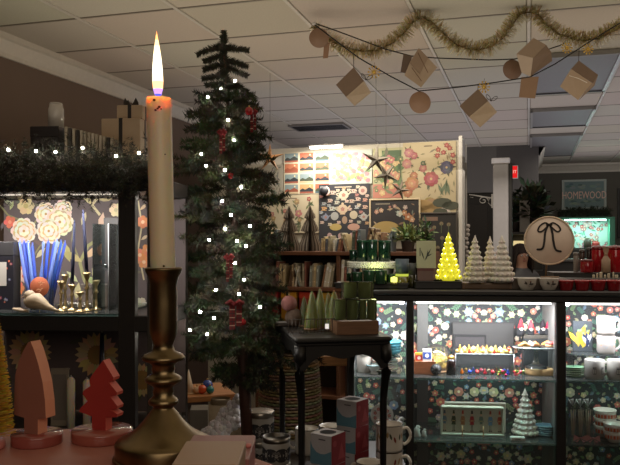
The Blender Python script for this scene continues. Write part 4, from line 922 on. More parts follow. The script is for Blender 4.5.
# ---- middle bay, lower shelf: nutcracker tray, white tree, plates
t=cth('nutcracker_tray',472,.12,zB,'white framed tray with seven toy soldier figures on a small easel','tray'); s=cs(472,.12); w=31*s; h=C.z(472,406,.12)-zB
m=MB(); fr=(214,214,196); y0=-.02
for a in((-w,0,w,.008),(-w,h-.008,w,h),(-w,0,-w+.007,h),(w-.007,0,w,h)): m.box((a[0],-.02,a[1]),(a[2],.012,a[3]),'satin',fr,bev=.002)
m.build('frame',parent=t)
m=MB(); m.box((-w+.005,.002,.006),(w-.005,.008,h-.006),'satin',(186,184,166)); 
for k in range(7):
    x=-w+.018+(2*w-.036)*k/6; c=[(110,140,160),(60,70,50),(180,120,80),(170,36,44),(110,130,120),(110,150,190),(176,80,60)][k]; hh=h*.72; zb=h*.12; y=.0012
    skirt=k in(1,2,3,5)
    m.rect(x-.004,zb,x-.0015,zb+hh*.36,(70,60,60) if k%2 else (200,170,150),y); m.rect(x+.0015,zb,x+.004,zb+hh*.36,(70,60,60) if k%2 else (200,170,150),y)
    m.rect(x-.007,zb-.002,x-.001,zb+.003,(50,40,40),y-.0002); m.rect(x+.001,zb-.002,x+.007,zb+.003,(50,40,40),y-.0002)
    if skirt: m.fl([(x-.010,zb+hh*.3),(x+.010,zb+hh*.3),(x+.005,zb+hh*.62),(x-.005,zb+hh*.62)],c,y-.0003)
    m.fl([(x-.006,zb+hh*.34),(x+.006,zb+hh*.34),(x+.0065,zb+hh*.72),(x-.0065,zb+hh*.72)],c,y-.0004)
    for s2 in(-1,1): m.stroke([(x+s2*.006,zb+hh*.7),(x+s2*.010,zb+hh*.45)],.003,c,y-.0003)
    m.disc(x,zb+hh*.79,.0048,(226,180,150),y-.0005,8); m.fl([(x-.005,zb+hh*.83),(x+.005,zb+hh*.83),(x+.0035,zb+hh*1.0),(x-.0035,zb+hh*1.0)],[(80,100,120),(60,70,50),(190,60,50),(40,36,40),(90,110,90),(150,60,50),(190,60,50)][k],y-.0006)
    m.rect(x-.006,zb+hh*.48,x+.006,zb+hh*.51,(220,190,120),y-.0007); m.rect(x-.009,zb-.012,x+.009,zb-.009,(120,110,100),y)
m.build('picture',parent=t)
for sx in(-.33,.33):
    m=MB(); m.tube([(sx*w,-.034,.0),(sx*w,-.03,.03),(sx*w+.001,-.027,h*.35)],.0028,'wood',(196,150,110),n=6); m.tube([(sx*w,-.04,.003),(sx*w,.03,.003)],.003,'wood',(196,150,110),n=6); m.build('easel_leg',parent=t)
t=cth('serving_tray',475,.17,zB,'second pale tray leaning directly behind the toy soldier tray','tray'); h2=C.z(475,402,.17)-zB
MB().box((-w*.98,-.004,0),(w*.98,.008,h2),'satin',(206,208,190),bev=.003).build('panel',parent=t); MB().box((-w*.98,-.012,h2-.008),(w*.98,.009,h2),'satin',(216,216,200),bev=.002).build('rim',parent=t)
def ctree(name,loc,rz,h,r,tiers,label,cat,c,mat='ceramic',nb=15,glow=None,group=None,lean=0):
    t=thing(name,loc,label,cat,group,rz); m=MB(); P=[(r*.55,0),(r*.6,.004),(r*.5,h*.03)]
    m.lathe([(r*.5,0),(r*.55,h*.02),(r*.45,h*.05)],mat,c,n=24); m.build('base',parent=t)
    m=MB()
    pr=[]
    for k in range(tiers):
        z0=h*.035+h*.9*k/tiers; z1=h*.035+h*.9*(k+1)/tiers; rr=r*(1-k/tiers)**.92*.98+.003
        pr+=[(rr*.84,z0),(rr*.92,z0+.002),(rr*.9,z0+(z1-z0)*.25),(rr*.82,z0+(z1-z0)*.7)]
    pr+=[(r*.08,h*.95),(.0004,h)]
    m.lathe(pr,mat,c,n=28); m.build('tree_body',parent=t)
    m=MB()
    for k in range(tiers):
        z0=h*.035+h*.9*k/tiers; rr=r*(1-k/tiers)**.92*.98+.003; n_=max(5,int(nb*(1-k/tiers*.75)))
        for q_ in range(n_):
            a=2*PI*(q_+.5*(k%2))/n_; s_=h*.9/tiers*.52*(1-.35*k/tiers)
            m.lathe([(.0004,-s_*1.0),(s_*.55,-s_*.35),(s_*.62,s_*.1),(s_*.3,s_*.55),(.0004,s_*.7)],mat,jit(c,8),n=7,o=(rr*.93*math.cos(a),rr*.93*math.sin(a),z0+s_*.75),cap=False)
    m.build('bough_tips',parent=t)
    if glow:
        for k in range(tiers):
            z0=h*.035+h*.9*(k+.62)/tiers; rr=r*(1-(k+.3)/tiers)**.92*.98+.002; n_=max(4,int(nb*.6*(1-k/tiers*.75)))
            for q_ in range(n_):
                a=2*PI*(q_+.25)/n_; MB().sph((rr*math.cos(a),rr*math.sin(a),z0),.0024,'emit12',glow,n=6).build('bulb',parent=t)
    return t
s=cs(525,.12); ctree('ceramic_tree',cp(525,.14,zB),C.a,C.z(525,389,.12)-zB,12.5*s,8,'shiny white ceramic tree beside the toy soldier tray','ceramic tree',(222,216,208))
t=cth('price_card',517.5,.04,zB,'small white card lying in front of the white tree in the cabinet','card'); MB().box((-.032,-.012,0),(.032,.012,.018),'satin',(210,206,200),bev=.004).build('card',parent=t); MB().rect(-.012,.006,.012,.009,(60,60,60),-.0125).build('print',parent=t)
def plates(px,tt,z,n,r,dz,c,lab,grp,c2=None):
    for k in range(n):
        t=cth('plate',px+R.uniform(-.5,.5),tt,z+k*dz,lab%(['bottom','second','third','fourth','fifth','sixth'][k] if k<n-1 else 'top'),'plate',grp)
        MB().lathe([(r*.55,0),(r*.6,dz*.25),(r,dz*.85),(r*1.01,dz*.95),(r*.97,dz*.96),(r*.6,dz*.5),(.001,dz*.45)],'ceramic',jit(c,8) if not c2 or k%2 else c2,n=32,sy=.8).build('dish',parent=t)
        MB().tube([(r*math.cos(a*PI/16),r*.8*math.sin(a*PI/16),dz*.92) for a in range(32)],.0014,'ceramic',(min(255,c[0]+50),min(255,c[1]+40),min(255,c[2]+30)),n=5,closed=True).build('rim',parent=t)
s=cs(547,.12); plates(546,.14,zB,5,10.6*s,.0095,(104,150,176),'%s blue plate of the stack right of the white ceramic tree','blue plates in the middle bay')
# ---- left bay
s=cs(385,.16)
def bowls(px,tt,z,n,r,h,dz,c,lab,grp,pat=None):
    for k in range(n):
        t=cth('bowl',px,tt,z+k*dz,lab%(['bottom','second','third','fourth'][k] if k<n-1 else 'top'),'bowl',grp)
        m=MB().lathe([(r*.45,0),(r*.6,.003),(r*.9,h*.5),(r,h),(r*.96,h),(r*.8,h*.45),(.001,h*.2)],'ceramic',c,n=30)
        if pat: pat(m,r,h)
        m.build('bowl',parent=t); MB().tube([(r*.985*math.cos(a*PI/16),r*.985*math.sin(a*PI/16),h) for a in range(32)],.002,'ceramic',tuple(min(255,v+40) for v in c),n=5,closed=True).build('rim',parent=t)
zpl=zA
plates(385,.14,zpl,5,13*s,.011,(226,190,184),'%s pink and white plate of the stack in the left bay','pink plates in the left bay',(232,226,218))
bowls(387,.14,zA+.078,4,14.5*s,.026,.0125,(70,170,190),'%s turquoise bowl of the stack in the left bay','turquoise bowls')
t=cth('acrylic_riser',386,.14,zA,'clear acrylic riser under the turquoise bowls in the left bay','stand')
for x in(-.066,.063): MB().box((x,-.05,0),(x+.003,.05,.073),'glass',(225,235,235)).build('side_panel',parent=t)
MB().box((-.066,-.05,.073),(.066,.05,.077),'glass',(225,235,235)).build('shelf',parent=t)
t=cth('white_canister',364,.12,zA,'white ceramic canister at the left of the left bay','canister'); r=7*s
MB().lathe([(r,0),(r*1.04,.004),(r*1.04,.075),(r,.08)],'ceramic',(226,216,204),n=26).build('pot',parent=t); MB().lathe([(r*1.07,.079),(r*1.08,.088),(r*.6,.096),(.001,.098)],'ceramic',(232,224,214),n=26).build('lid',parent=t)
t=cth('white_bowl',374,.08,zA,'white footed bowl in front of the canister in the left bay','bowl'); MB().lathe([(.02,0),(.022,.004),(.012,.01),(.034,.035),(.036,.04),(.03,.036),(.001,.016)],'ceramic',(226,222,216),n=26).build('bowl',parent=t); MB().tube([(.035*math.cos(a*PI/12),.035*math.sin(a*PI/12),.04) for a in range(24)],.002,'ceramic',(120,170,180),n=5,closed=True).build('rim',parent=t)
# lower shelf left bay: flowered plate standing, small figures
t=cth('flowered_plate',382,.1,zB,'white plate painted with pink flowers standing upright in the left bay','plate'); s=cs(382,.1); r=11.5*s
m=MB(); m.M=T(0,0,r+.012+ (C.z(382,415,.1)-zB-r-.012))@RX(PI/2-.12); m.lathe([(.001,0),(r*.65,.001),(r,.008),(r*.99,.01),(r*.62,.004),(.001,.003)],'ceramic',(222,208,202),n=32); m.build('dish',parent=t)
zc_=C.z(382,415,.1)-zB; m=MB(); m.M=T(0,-.012,zc_)@RX(-.12)
for k in range(9): m.flower(r*.62*math.cos(k*.7),r*.62*math.sin(k*.7),r*.16,(190,90,100),(230,190,130),0)
for k in range(9): m.leaf(r*.6*math.cos(k*.7+.35),r*.6*math.sin(k*.7+.35),r*.25,k,(96,130,96),0)
m.build('painted_flowers',parent=t)
m=MB(); m.tube([(-.02,.01,0),(-.02,-.02,.003),(-.02,-.022,.03)],.002,'wood',(120,90,60),n=5); m.tube([(.02,.01,0),(.02,-.02,.003),(.02,-.022,.03)],.002,'wood',(120,90,60),n=5); m.tube([(0,.02,0),(0,.012,zc_)],.002,'wood',(120,90,60),n=5); m.build('easel',parent=t)
for px,h,c,lab in((417,.05,(222,218,214),'small white bird shaped dish at the left of the lower middle shelf'),(424,.035,(214,208,204),'tiny white ornament right of the white bird dish'),(400,.075,(206,200,196),'white ceramic figure in the lower left bay'),(396,.055,(214,196,190),'small pinkish ceramic figure in the lower left bay')):
    t=cth('ceramic_figure',px,.07 if px>410 else .12,zB,lab,'figurine'); m=MB(); m.lathe([(h*.35,0),(h*.4,h*.05),(h*.25,h*.4),(h*.3,h*.6),(h*.12,h*.8),(.0005,h)],'ceramic',c,n=18); m.build('body',parent=t)
    m=MB(); m.sph((h*.12,-.0,h*.82),h*.16,'ceramic',c,n=10); m.tube([(h*.22,0,h*.84),(h*.42,0,h*.8)],[h*.06,h*.01],'ceramic',(200,170,140),n=6); m.build('head',parent=t)
# ---- right bay
def cmug(px,tt,z,r,h,lab,c,pat,hang=0):
    t=cth('mug',px,tt,z,lab,'mug'); t.rotation_euler=(0,0,C.a+hang)
    m=MB(); m.lathe([(r*.82,0),(r*.9,.003),(r,.016),(r*.98,h*.5),(r,h-.001),(r*.95,h),(r*.92,h-.01),(r*.85,.008),(.0005,.006)],'ceramic',c,n=32); pat(m,r*.995,h); m.build('cup',parent=t)
    MB().tube(spl([(r*.95,0,h*.8),(r*1.35,0,h*.84),(r*1.62,0,h*.6),(r*1.5,0,h*.34),(r*.95,0,h*.2)]),.0058,'ceramic',c,n=10).build('handle',parent=t)
def pinkp(m,r,h):
    for k in range(8): wrapleaf(m,-1.1+k*.3,h*(.5+.12*math.sin(k*2)),h*.22,k*1.3,r+.001,R.choice([(214,140,150),(220,160,120),(160,170,180)]))
def bldg(m,r,h):
    for th in(-.5,.35):
        wraprect(m,th-.02,th+.3,h*.3,h*.62,r+.0008,(90,90,92),4); wraprect(m,th+.03,th+.1,h*.34,h*.56,r+.0016,(220,218,210),2); wraprect(m,th+.16,th+.24,h*.34,h*.56,r+.0016,(220,218,210),2); wraprect(m,th-.04,th+.32,h*.64,h*.67,r+.0008,(90,90,92),4)
s=cs(605,.14)
t=cth('glass_riser',598,.17,zA,'clear glass riser carrying the stacked mugs in the right bay','stand'); zr=C.z(604,354,.14)-zA
for x in(-.12,.12): MB().box((x-.0015,-.06,0),(x+.0015,.06,zr-.005),'glass',(220,230,230)).build('side_panel',parent=t)
MB().box((-.13,-.065,zr-.005),(.16,.065,zr),'glass',(205,222,220),bev=.001).build('shelf',parent=t)
cmug(606,.15,zA+zr,9*s,.083,'white mug with pink pattern, lower of the stacked pair in the right bay',(190,180,176),pinkp,.15); cmug(606,.15,zA+zr+.084,9*s,.083,'white mug with pink pattern, upper of the stacked pair in the right bay',(190,180,176),pinkp,.15)
cmug(594.5,.06,zA,9.6*s,.084,'white mug with grey building drawing on the shelf of the right bay',(190,186,180),bldg,.1); cmug(617,.06,zA,9.6*s,.084,'white mug with grey building drawing at the right edge of the picture',(190,186,180),bldg,.2)
t=cth('picture_card',582.5,.22,zA,'small floral picture stand with gold leaves on the glass riser','picture'); z0=zr; s=cs(582,.2); w=9.5*s; h=C.z(582,321,.22)-zA-z0
MB().box((-w,-.003,z0),(w,.003,z0+h),'satin',(70,76,84),bev=.002).build('panel',parent=t); m=MB()
for k in range(16): m.leaf(R.uniform(-w*.6,w*.3),z0+h*R.uniform(.1,.5),h*R.uniform(.3,.55),PI/2+R.uniform(-.7,.7),jit((222,184,60),18),-.004-k*.0001,.3)
for k in range(9): m.leaf(R.uniform(0,w*.7),z0+h*R.uniform(.1,.4),h*.3,PI/2+R.uniform(-.6,.9),(222,222,226) if k%2 else (40,50,90),-.0062-k*.0001,.35)
for k in range(5): m.flower(R.uniform(-w*.7,w*.7),z0+h*R.uniform(.6,.9),.007,(110,160,120),(230,220,150),-.0075)
m.build('picture',parent=t)
t.location.z=zA; 
s=cs(577,.1); plates(575,.1,zA,5,9.6*s,.009,(130,170,140),'%s green plate of the stack in the right bay','green plates in the right bay')
# lower shelf right bay: cello bags with sticks, bows, bowls
for j,(px,lab) in enumerate(((573,'clear cellophane bag of thin sticks, left of the three in the right bay'),(580.5,'clear cellophane bag of thin sticks, middle of the three'),(588,'clear cellophane bag of thin sticks, right of the three'))):
    t=cth('cellophane_bag',px,.14,zB,lab,'bag','cellophane bags of sticks'); s=cs(px,.14); h=C.z(px,399,.14)-zB
    MB().box((-4*s,-.016,0),(4*s,.016,h*.9),'glass',(226,226,226)).build('bag',parent=t)
    for k in range(5):
        MB().tube([((k-2)*.0022,0,.004),((k-2)*.0055,(k%2)*.008-.004,h*.72)],.0017,'satin',jit((220,204,176),8),n=6).build('stick',parent=t); 
    m=MB(); m.sph((0,0,h*.74),.009,'glass',(235,235,235),n=8); 
    for k in range(5): m.add([(0,0,h*.8),(.02*math.cos(k*1.3),.012*math.sin(k*1.3),h*1.0),(.02*math.cos(k*1.3+.7),.012*math.sin(k*1.3+.7),h*.98)],[(0,1,2)],'satin',(206,206,206))
    m.build('gathered_top',parent=t)
for px,lab in((580,'dusty pink bow, left of the two in front of the cellophane bags'),(593,'dusty pink bow, right of the two in front of the bags')):
    t=cth('pink_bow',px,.05,zB+.014,lab,'bow','dusty pink bows'); m=MB()
    for sg in(-1,1):
        m.add([(0,-.004,.003),(sg*.026,-.01,.018),(sg*.03,-.004,-.012),(sg*.024,.006,.012)],[(0,1,2),(0,2,3)],'satin',[(206,140,140),(176,110,112)]); m.add([(0,-.003,0),(sg*.022,-.008,-.012),(sg*.012,-.008,-.014)],[(0,1,2)],'satin',(190,120,124))
    m.build('loops',parent=t); MB().sph((0,-.005,.003),.005,'satin',(160,96,100),n=8).build('knot',parent=t)
def rb(m,r,h):
    for k in range(9):
        th=-1.25+k*.3; wraprect(m,th,th+.22,h*.42,h*.72,r*.985,(206,96,70) if k%2 else (214,130,96),3)
s=cs(605,.13); bowls(605,.15,zB,3,10.8*s,.052,.034,(222,214,204),'%s white bowl with an orange band in the back stack of the right bay','banded bowls back stack',rb); bowls(614,.06,zB,2,9.8*s,.05,.032,(222,214,204),'%s white bowl with an orange band in the front stack at the right edge','banded bowls front stack',rb)
# ================================================================ things on top of the cabinet
zt=cz_top
def tp(px,tt,z=None): return C.pp(px,tt,zt if z is None else z)
def tth(name,px,tt,label,cat,z=None,group=None,rz=0): return thing(name,tp(px,tt,z),label,cat,group,C.a+rz)
# green glass on beaded stand
s=cs(371,.15); z1=C.z(371,268,.14); z2=C.z(371,262,.14)
t=tth('beaded_stand',372,.15,'white beaded cake stand holding dark green jars','stand')
w=24*s; h1=z2-zt
m=MB(); m.lathe([(w*.94,h1-.016),(w*.96,h1-.004),(w*.94,h1)],'satin',(240,238,222),n=40,sy=.5); m.build('plate',parent=t)
m=MB()
for row in range(3):
    for k in range(56):
        a=2*PI*(k+.5*(row%2))/56; m.sph((w*math.cos(a),w*.52*math.sin(a),h1-.004-.009*row),.0075,'satin',(244,244,226),n=7)
m.build('beads',parent=t)
m=MB(); m.lathe([(.05,0),(.052,.004),(.016,.014),(.012,h1*.5),(.016,h1-.03),(.04,h1-.016)],'satin',(206,206,190),n=24); m.build('foot',parent=t)
def jar(px,tt,z,r,h,label,c=(22,48,36),name='green_jar',lidc=(40,80,58)):
    t=tth(name,px,tt,label,'jar',z)
    MB().lathe([(r*.9,0),(r,.003),(r,h*.9),(r*.98,h*.92),(r*.93,h*.91),(r*.9,.01),(.0005,.008)],'gloss',c,n=22).build('glass',parent=t)
    MB().lathe([(r*1.0,h*.9),(r*1.04,h*.92),(r*1.04,h*.99),(r*1.0,h)],'gloss',lidc,n=22).build('rim',parent=t)
s=cs(370,.15); hj=C.z(370,240,.15)-z2-.001
for k,(px,r,dz) in enumerate(((362,5.6,0),(372,5.4,.002),(384.5,6.2,-.001))): jar(px,.15-.015*(k%2),z2+.001,r*s,hj+dz,['left','middle','right'][k]+' tall dark green lidded jar on the beaded stand')
jar(353,.17,z2+.001,3.8*s,C.z(353,250,.17)-z2,'short dark green jar at the left end of the beaded stand')
t=tth('mirror_tray',375,.16,'low black tray under the small green glasses','tray',None); MB().box((-.18,-.09,0),(.15,.1,.022),'satin',(26,25,25),bev=.003).build('tray',parent=t); MB().box((-.183,-.093,.018),(.153,-.087,.028),'satin',(36,34,34),bev=.001).build('rim',parent=t)
for k,(px,tt,pyt) in enumerate(((357,.06,272),(369,.05,270),(381,.06,270),(351,.10,273),(391,.10,274))):
    jar(px,tt,zt+.0225,(5.6,5.6,5.8,4.5,4.5)[k]*s,C.z(px,pyt,tt)-zt-.0225,['first','second','third','rear left','rear right'][k]+' small dark green glass under the beaded stand',(30,54,34),'green_glass')
t=tth('tea_light',376,.115,'glowing yellow tea light among the green glasses','candle',zt+.0225); MB().lathe([(.012,0),(.0125,.012),(.002,.014)],'emit3',(214,226,70),n=14).build('wax',parent=t); MB().lathe([(.0128,0),(.0135,.001),(.0135,.013),(.013,.013)],'metal',(200,190,120),n=14).build('cup',parent=t)
t=tth('tea_light',394,.05,'glowing yellow tea light at the right end of the black tray','candle',zt+.0225); MB().lathe([(.014,0),(.0145,.03),(.002,.034)],'emit3',(214,220,90),n=14).build('wax',parent=t); MB().lathe([(.015,0),(.0155,.001),(.0155,.01),(.015,.01)],'metal',(200,190,120),n=14).build('cup',parent=t)
t=tth('glass_hurricane',402,.1,'blue grey glass hurricane with a lime base at the left of the lit tree','candle holder'); s=cs(402,.1); r=6.3*s; hh=C.z(402,259,.1)-zt
MB().lathe([(r*.9,0),(r,.003),(r,hh*.42)],'gloss',(92,84,24),n=22).build('base',parent=t); MB().lathe([(r*1.02,hh*.42),(r*1.02,hh*.5)],'emit1',(190,200,70),n=22).build('glow_band',parent=t); MB().lathe([(r*1.0,hh*.5),(r*1.08,hh),(r*1.0,hh),(r*.94,hh*.52)],'satin',(72,86,98),n=22).build('glass',parent=t)
t=tth('glass_hurricane',412,.15,'smaller grey green glass hurricane just right of the blue grey one','candle holder'); r=4*s
MB().lathe([(r*.9,0),(r,.003),(r,hh*.45)],'gloss',(60,58,30),n=22).build('base',parent=t); MB().lathe([(r*1.0,hh*.45),(r*1.1,hh*.85),(r*1.0,hh*.85),(r*.94,hh*.46)],'satin',(100,106,108),n=22).build('glass',parent=t)
# boxes left of the yellow tree
t=tth('black_riser',437,.16,'flat black riser under the glowing yellow tree and the boxed card','tray'); s=cs(437,.1)
MB().box((-23*s,-.09,0),(23*s,.09,C.z(437,281,.1)-zt),'satin',(20,19,20),bev=.004).build('block',parent=t); MB().box((-23.5*s,-.094,C.z(437,281,.1)-zt-.004),(23.5*s,.094,C.z(437,281,.1)-zt),'satin',(34,32,33),bev=.001).build('top_plate',parent=t)
zr=C.z(437,281,.1)
def fcard(b,y,w,h):
    b.leaf(-w*.1,h*.25,h*.55,1.1,(60,66,60),y,.1); b.leaf(-w*.1,h*.3,h*.4,1.9,(60,66,60),y,.12); b.leaf(-w*.05,h*.4,h*.3,.5,(60,66,60),y,.14); b.leaf(.0,h*.3,h*.4,1.4,(60,66,60),y-.0001,.1); b.rect(-w*.35,h*.45,-w*.3,h*.75,(80,80,76),y)
carton('red_box',tp(425.5,.13,zr),16*s,.045,C.z(425,268,.13)-zr,(110,84,76),'small reddish box beneath the white sprig box','box',C.a,lid=(96,50,46))
carton('sprig_box',tp(426,.13,C.z(425,268,.13)),19*s,.045,C.z(427,241,.13)-C.z(425,268,.13),(190,190,150),'pale box with a dark leaf sprig stacked left of the yellow tree','box',C.a,face=fcard)
s=cs(448,.13); ctree('lit_tree',tp(448.5,.14,zr),C.a,C.z(448,232,.14)-zr,12.2*s,8,'glowing yellow ceramic tree lit from inside on the cabinet','lit tree',(226,216,30),mat='yglow',glow=(255,250,130))
# wooden board with white trees
t=tth('wooden_board',485,.16,'brown wooden board under the three white ceramic trees','board'); s=cs(485,.12); zb=C.z(485,283,.1)
MB().box((-26*s,-.07,0),(26*s,.08,zb-zt-.002),'wood',(96,74,56),bev=.004).build('board',parent=t); 
for x in(-24*s,22*s): MB().box((x,-.0725,.002),(x+2*s,.0825,zb-zt),'wood',(120,92,68),bev=.001).build('end_cleat',parent=t)
for px,tt,py,hw,lab in((475,.12,235,11.5,'leftmost white ceramic tree on the wooden board'),(490,.20,236,9,'middle white ceramic tree, half hidden behind the right one'),(502,.12,235,13,'rightmost and widest white ceramic tree on the wooden board')):
    s=cs(px,tt); ctree('ceramic_tree',tp(px,tt,zb),C.a,C.z(px,py,tt)-zb,hw*s,8,lab,'ceramic tree',(214,206,192),mat='satin')
# bow sign
t=tth('round_bow_sign',549,.13,'round cream sign with a painted black bow propped on the cabinet','sign'); s=cs(549,.1); r=24.6*s; zc_=C.z(549,252,.13)-zt; 
m=MB(); m.M=T(0,0,zc_)@RX(PI/2-.08); m.lathe([(r*.99,-.006),(r,-.004),(r,.004),(r*.985,.006)],'satin',(206,184,164),n=56); m.build('disc',parent=t)
m=MB(); m.M=T(0,-.0,zc_)@RX(PI/2-.08); m.lathe([(r*.94,.0055),(r*1.0,.0055),(r*1.005,.0085),(r*.97,.009),(r*.94,.0075)],'wood',(196,170,140),n=56,cap=False); m.build('rim',parent=t)
m=MB(); m.M=T(0,-.0085,zc_)@RX(-.08); bk_=(34,28,28); u=s
def cur(pts,w):
    Q=[]
    for i in range(len(pts)-1):
        p0=pts[max(i-1,0)];p1=pts[i];p2=pts[i+1];p3=pts[min(i+2,len(pts)-1)]
        for k in range(6):
            f=k/6; Q.append(tuple(.5*((2*p1[j])+(-p0[j]+p2[j])*f+(2*p0[j]-5*p1[j]+4*p2[j]-p3[j])*f*f+(-p0[j]+3*p1[j]-3*p2[j]+p3[j])*f**3)*u for j in(0,1)))
    Q.append((pts[-1][0]*u,pts[-1][1]*u)); m.stroke(Q,w*u,bk_,0); 
    for q_ in Q: m.disc(q_[0],q_[1],w*u*.48,bk_,-.0002,8)
cur([(0,16),(-4,18),(-9,15),(-11,10),(-8,9),(-4,12),(0,16)],1.7); cur([(0,16),(4,18),(9,15),(11,11),(8,9),(4,12),(0,16)],1.7)
cur([(-1,16),(-4,8),(-5,-1),(-7,-8),(-12,-9)],2.2); cur([(1,16),(3,8),(4,-1),(6,-9),(11,-11)],2.2); cur([(-2,16),(2,16)],2.6)
m.build('painted_bow',parent=t)
m=MB(); m.tube([(0,.008,zc_),(0,.07,0.002)],.004,'wood',(120,90,60),n=6); m.tube([(-.04,-.016,.004),(.04,-.016,.004)],.004,'wood',(120,90,60),n=6); m.build('stand',parent=t)
# rooster bowls
def rooster(m,r,h):
    R0=r*.99; c=(52,44,40)
    for a_,l,an in((0,.30,.1),(-.12,.22,2.3),(-.1,.2,2.8),(.12,.2,1.2),(.2,.1,.2)): wrapleaf(m,a_,h*.52,h*l*1.6,an,R0,c)
    wraprect(m,.1,.18,h*.72,h*.8,R0+.0004,(150,50,40),2); wraprect(m,-.02,.0,h*.3,h*.5,R0,c,1); wraprect(m,.05,.07,h*.3,h*.5,R0,c,1)
for px,lab in((527,'white bowl with a painted dark rooster, left of the pair below the bow sign'),(549,'white bowl with a painted dark rooster, right of the pair below the bow sign')):
    t=tth('rooster_bowl',px,.035,lab,'bowl'); s=cs(px,.04); r=9.6*s; h=C.z(px,278,.04)-zt
    m=MB(); m.lathe([(r*.5,0),(r*.62,.003),(r*.9,h*.5),(r*.985,h*.96),(r,h),(r*.95,h),(r*.8,h*.4),(.0005,h*.2)],'ceramic',(206,196,184),n=32)
    m2_=MB(); rooster(m2_,r*1.01,h); m.build('bowl',parent=t); m2_.build('painted_rooster',parent=t)
t=tth('wooden_tray',538,.1,'dark wooden tray behind the rooster bowls','tray'); s=cs(538,.1); zz=C.z(538,278,.1)
MB().box((-26*s,-.022,0),(26*s,.085,zz-zt-.004),'wood',(74,62,52),bev=.003).build('block',parent=t); MB().box((-26.5*s,-.024,zz-zt-.0055),(26.5*s,.088,zz-zt),'wood',(104,96,84),bev=.001).build('top_edge',parent=t)
bpy.data.objects.get('round_bow_sign').location.z=zz; 
for o_ in bpy.data.objects.get('round_bow_sign').children: pass
# red pots along the front
for k,px in enumerate((566,582,598,614)):
    t=tth('red_pot',px,.04,['first','second','third','fourth'][k]+' small red pot from the left in the front row right of the rooster bowls','pot',group='small red pots'); s=cs(px,.04); r=7*s; h=C.z(px,280,.04)-zt
    MB().lathe([(r*.8,0),(r*.86,.003),(r*.98,h*.7),(r,h),(r*.93,h),(r*.8,.01),(.0005,.008)],'ceramic',(130,22,28),n=26).build('pot',parent=t); MB().lathe([(r*1.0,h-.01),(r*1.07,h-.008),(r*1.07,h),(r*1.0,h+.001)],'ceramic',(160,40,42),n=26).build('rim',parent=t)
t=tth('merry_sign',596,.1,'pale letter strip standing behind the small red pots','sign'); s=cs(596,.09); zz2=C.z(596,278.5,.09)-zt
MB().box((-30*s,-.004,0),(30*s,.08,zz2),'satin',(48,44,40),bev=.003).build('plinth',parent=t)
for k,(x_,w_) in enumerate(((-2,2.2),(1.4,1.6),(5,2.6),(9,1.8),(12.5,2.4),(17,1.2),(20,3.2))):
    m=MB(); m.box(((x_-w_/2)*s,.0,zz2),((x_+w_/2)*s,.008,zz2+(.016+.006*(k%3))),'satin',(186,178,150),bev=.002); m.build('pale_piece',parent=t)
t['label']='row of small pale wooden pieces on a dark plinth behind the red pots'; t.name='peg_rail'; t['category']='decoration'
zr2=zt+zz2
def can(px,tt,w,pyt,pyb,c,lab,cat='canister'):
    s=cs(px,tt); t=tth('red_canister' if c[0]>100 and c[1]<60 else 'tin_canister',px,tt,lab,cat,z=zr3); r=w*s/2; h=C.z(px,pyt,tt)-zr3
    MB().lathe([(r*.96,0),(r,.003),(r,h*.82),(r*.98,h*.84)],'gloss',c,n=26).build('body',parent=t); MB().lathe([(r*1.0,h*.82),(r*1.03,h*.84),(r*1.03,h*.95),(r*.9,h*.97),(r*.2,h*.975),(r*.2,h),(.0005,h)],'gloss',tuple(x*.7 for x in c),n=26).build('lid',parent=t)
t=tth('black_riser',592,.26,'long black riser at the back right carrying the red canisters','riser'); zr3=C.z(592,272,.26)
MB().box((-42*s,-.06,0),(42*s,.08,zr3-zt-.004),'satin',(30,28,28),bev=.003).build('block',parent=t); MB().box((-42.5*s,-.062,zr3-zt-.006),(42.5*s,.082,zr3-zt),'satin',(58,50,48),bev=.001).build('top_plate',parent=t)
can(599,.27,14,245,0,(140,20,28),'large red canister behind the small pots'); can(615,.24,15,245,0,(150,24,30),'large red canister at the right edge'); can(587,.22,13,259,0,(130,18,26),'low red tin left of the large red canisters'); can(582,.3,5,249,0,(60,48,44),'slim dark spice jar left of the red canisters','jar'); can(576,.28,5,252,0,(120,112,104),'slim pale spice jar nearest the bow sign','jar'); can(589,.31,4.5,247,0,(40,34,34),'slim black spice jar just behind the low red tin','jar')
t=tth('gift_bag',606,.2,'small clear gift bag with a tan tie between the large red canisters','bag',z=zr3); s=cs(606,.2); h=C.z(606,247,.2)-zr3
m=MB(); m.lathe([(.016,0),(.02,.004),(.02,h*.5),(.006,h*.68),(.016,h)],'satin',(150,124,100),n=14,jitr=.06,cap=False); m.build('bag',parent=t); MB().lathe([(.007,h*.66),(.0085,h*.69),(.007,h*.72)],'satin',(120,90,60),n=12,cap=False).build('tie',parent=t)
